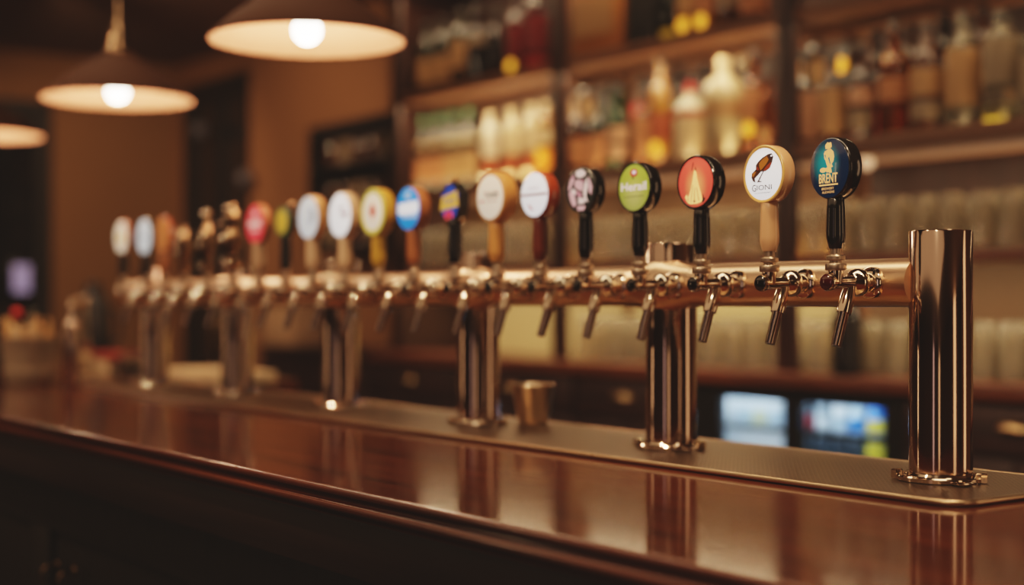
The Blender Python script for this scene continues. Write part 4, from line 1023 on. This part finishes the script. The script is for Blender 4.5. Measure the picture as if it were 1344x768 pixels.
# blue screen by the dark window
Xs = XW+.06; Ys = atx(27, Xs)
sc_ = thing('wall_screen', 'small glowing blue screen in front of the dark window at far left', 'screen', (Xs, Ys, CAMZ+(HY-388)*8.1/F))
bm = new(); box(bm, -.015, .015, -.07, .07, 0, .19, .006); finish(bm, 'screen_case', 'black_satin', sc_)
bm = new(); box(bm, .0152, .017, -.045, .045, .02, .17); finish(bm, 'screen_panel', 'blue_screen', sc_, smooth=False)
bm = new(); box(bm, -.13, -.012, -.02, .02, .07, .12); finish(bm, 'wall_bracket', 'black_satin', sc_, smooth=False)
# bluish reflections in the glazed door, added as solid globes
for px, py, lb in ((263, 171, 'upper small dim bluish reflection globe on the dark glazed door'), (322, 234, 'lower small dim bluish reflection globe on the dark glazed door')):
    t = thing('reflection_globe', lb, 'highlight', (at(px, YB-.06), YB-.02, zat(px, py, YB-.06)), group='reflection globes at the glazed door')
    bm = new(); bmesh.ops.create_uvsphere(bm, u_segments=20, v_segments=12, radius=.045); finish(bm, 'globe', 'blue_dot', t, loc=(0, -.04, 0))
    bm = new(); lathe(bm, [(.03, -.07), (.03, -.055), (.012, -.04), (.012, -.02)], 20, Matrix.Rotation(PI/2, 4, 'X')); finish(bm, 'wall_mount', 'dark_frame', t)

# ------------------------------------------------------------------ lighting
def area(name, loc, rot, sx, sy, e, col, spread=None):
    l = bpy.data.lights.new(name, 'AREA'); l.shape = 'RECTANGLE'; l.size = sx; l.size_y = sy; l.energy = e; l.color = col
    if spread: l.spread = math.radians(spread)
    o = bpy.data.objects.new(name, l); COL.objects.link(o); o.location = loc; o.rotation_euler = [math.radians(a) for a in rot]
    return o
def spot(name, loc, target, e, col, size=50, blend=.6, soft=.05):
    l = bpy.data.lights.new(name, 'SPOT'); l.energy = e; l.color = col; l.spot_size = math.radians(size); l.spot_blend = blend; l.shadow_soft_size = soft
    o = bpy.data.objects.new(name, l); COL.objects.link(o); o.location = loc
    o.rotation_euler = (Vector(target)-Vector(loc)).to_track_quat('-Z', 'Y').to_euler()
    return o
WARM = (1., .61, .34); WARM2 = (1., .68, .43)
# unseen spots added on the customers' side to light the badges
for i, x in enumerate((-.5, -1.6, -2.7, -3.8)):
    spot('tap_fill_spot', (x, -.1, 2.6), (x-.25, 1.36, 1.42), (38., 40., 42., 46.)[i], WARM2, 50, .8, .06)
# more unseen spots, added straight above the taps
for i, x in enumerate((-.7, -1.7)):
    spot('tap_fill_spot', (x, 1.15, 2.6), (x-.1, 1.42, 1.2), 26., WARM, 70, .8, .05)
# unseen area lights added on the room side for strip reflections in chrome
area('mauve_reflection_light', (.16, -4.1, 1.35), (90, 0, 0), .42, 2.4, 2.2, (.95, .64, .62))
area('warm_reflection_light', (3.1, 1.4, 1.7), (90, 0, 90), .7, 2.2, 6., WARM)
area('warm_reflection_light', (1.0, 3.4, 1.5), (-90, 0, 0), .8, 2.0, 6., WARM)
area('warm_reflection_light', (2.2, -3.6, 1.5), (90, 0, 35), .5, 2.0, 3., WARM)
area('warm_reflection_light', (-5.6, -2.4, 1.7), (90, 0, -35), .2, 1.3, 3., WARM)
area('ceiling_fill', (-2.4, -1.0, 2.68), (0, 0, 0), 6.5, 1.9, 14., WARM)  # unseen fill, added to brighten the pipe from above
spot('wall_fill_spot', (-5.9, 1.9, 2.65), (-6.5, 3.45, 1.9), 38., WARM, 85, .9, .1)  # unseen spot added to brighten the tan back wall
spot('wall_fill_spot', (-6.6, 2.2, 2.65), (-8.25, 3.1, 1.4), 38., WARM, 95, .9, .1)  # another unseen spot, added for the end wall
area('pipe_fill_strip', (-2.2, 1.28, 2.66), (0, 0, 0), 4.6, .3, 15., (1., .70, .44))  # unseen strip added for the highlight along the pipe
# strip lights in the shelving
for i in range(4):
    xc = (PX[i]+PX[i+1])/2; ln_ = sp-.12
    k = (.8, 1., .8, .6)[i]
    area('shelf_strip', (xc, SYF+.03, ZSC-.031), (25, 0, 0), ln_, .02, 2.1*k, (1., .72, .42))
    area('shelf_strip', (xc, SYF+.10, ZSB-.048), (0, 0, 0), ln_, .02, (1.1, 1.3, .7, .5)[i], (1., .68, .38))
    area('shelf_strip', (xc, SYB-.03, ZSC+.006), (180-20, 0, 0), ln_, .02, 2.6*k, (1., .76, .46))
    area('shelf_strip', (xc, SYF+.055, ZSB+.008), (180, 0, 0), ln_, .015, (1.0, .55, .15, .2)[i], (1., .66, .34), 110)
    area('shelf_strip', (xc, SYB-.03, ZSB+.006), (180-25, 0, 0), ln_, .02, (1.2, 1.4, .7, .5)[i], (1., .64, .34))
    area('shelf_strip', (xc, SYF+.01, ZSA-.043), (20, 0, 0), ln_, .015, (3.0, 2.4, .8, .5)[i], (1., .68, .38))
    area('shelf_strip', (xc, SYF+.01, 2.555), (20, 0, 0), ln_, .015, (2.0, 2.4, 1.0, .5)[i], (1., .64, .36))
wd = bpy.data.worlds.new('World'); sc.world = wd; wd.use_nodes = True
wd.node_tree.nodes['Background'].inputs[0].default_value = (.6, .42, .3, 1); wd.node_tree.nodes['Background'].inputs[1].default_value = .05

# ------------------------------------------------------------------ camera
cam = bpy.data.cameras.new('camera'); co = bpy.data.objects.new('camera', cam); COL.objects.link(co); sc.camera = co
cam.sensor_width = 36; cam.lens = F/1344*36; cam.shift_y = (HY-384)/1344; cam.clip_start = .05
co.location = (0, 0, CAMZ); co.rotation_euler = (PI/2, 0, PI/2-TH)
cam.dof.use_dof = True; cam.dof.focus_distance = 1.78; cam.dof.aperture_fstop = 1.6
sc.view_settings.view_transform = 'Filmic'
try: sc.view_settings.look = 'Medium High Contrast'
except Exception: pass
sc.view_settings.exposure = .55
sc.view_settings.use_curve_mapping = True
cmap = sc.view_settings.curve_mapping; cmap.black_level = (-.0085, -.0075, -.0066); cmap.update()
sc.cycles.max_bounces = 10; sc.cycles.transmission_bounces = 8; sc.cycles.glossy_bounces = 5; sc.cycles.diffuse_bounces = 3; sc.cycles.transparent_max_bounces = 8
sc.cycles.caustics_reflective = False; sc.cycles.caustics_refractive = False
sc.cycles.sample_clamp_indirect = 4.
sc.cycles.use_denoising = True
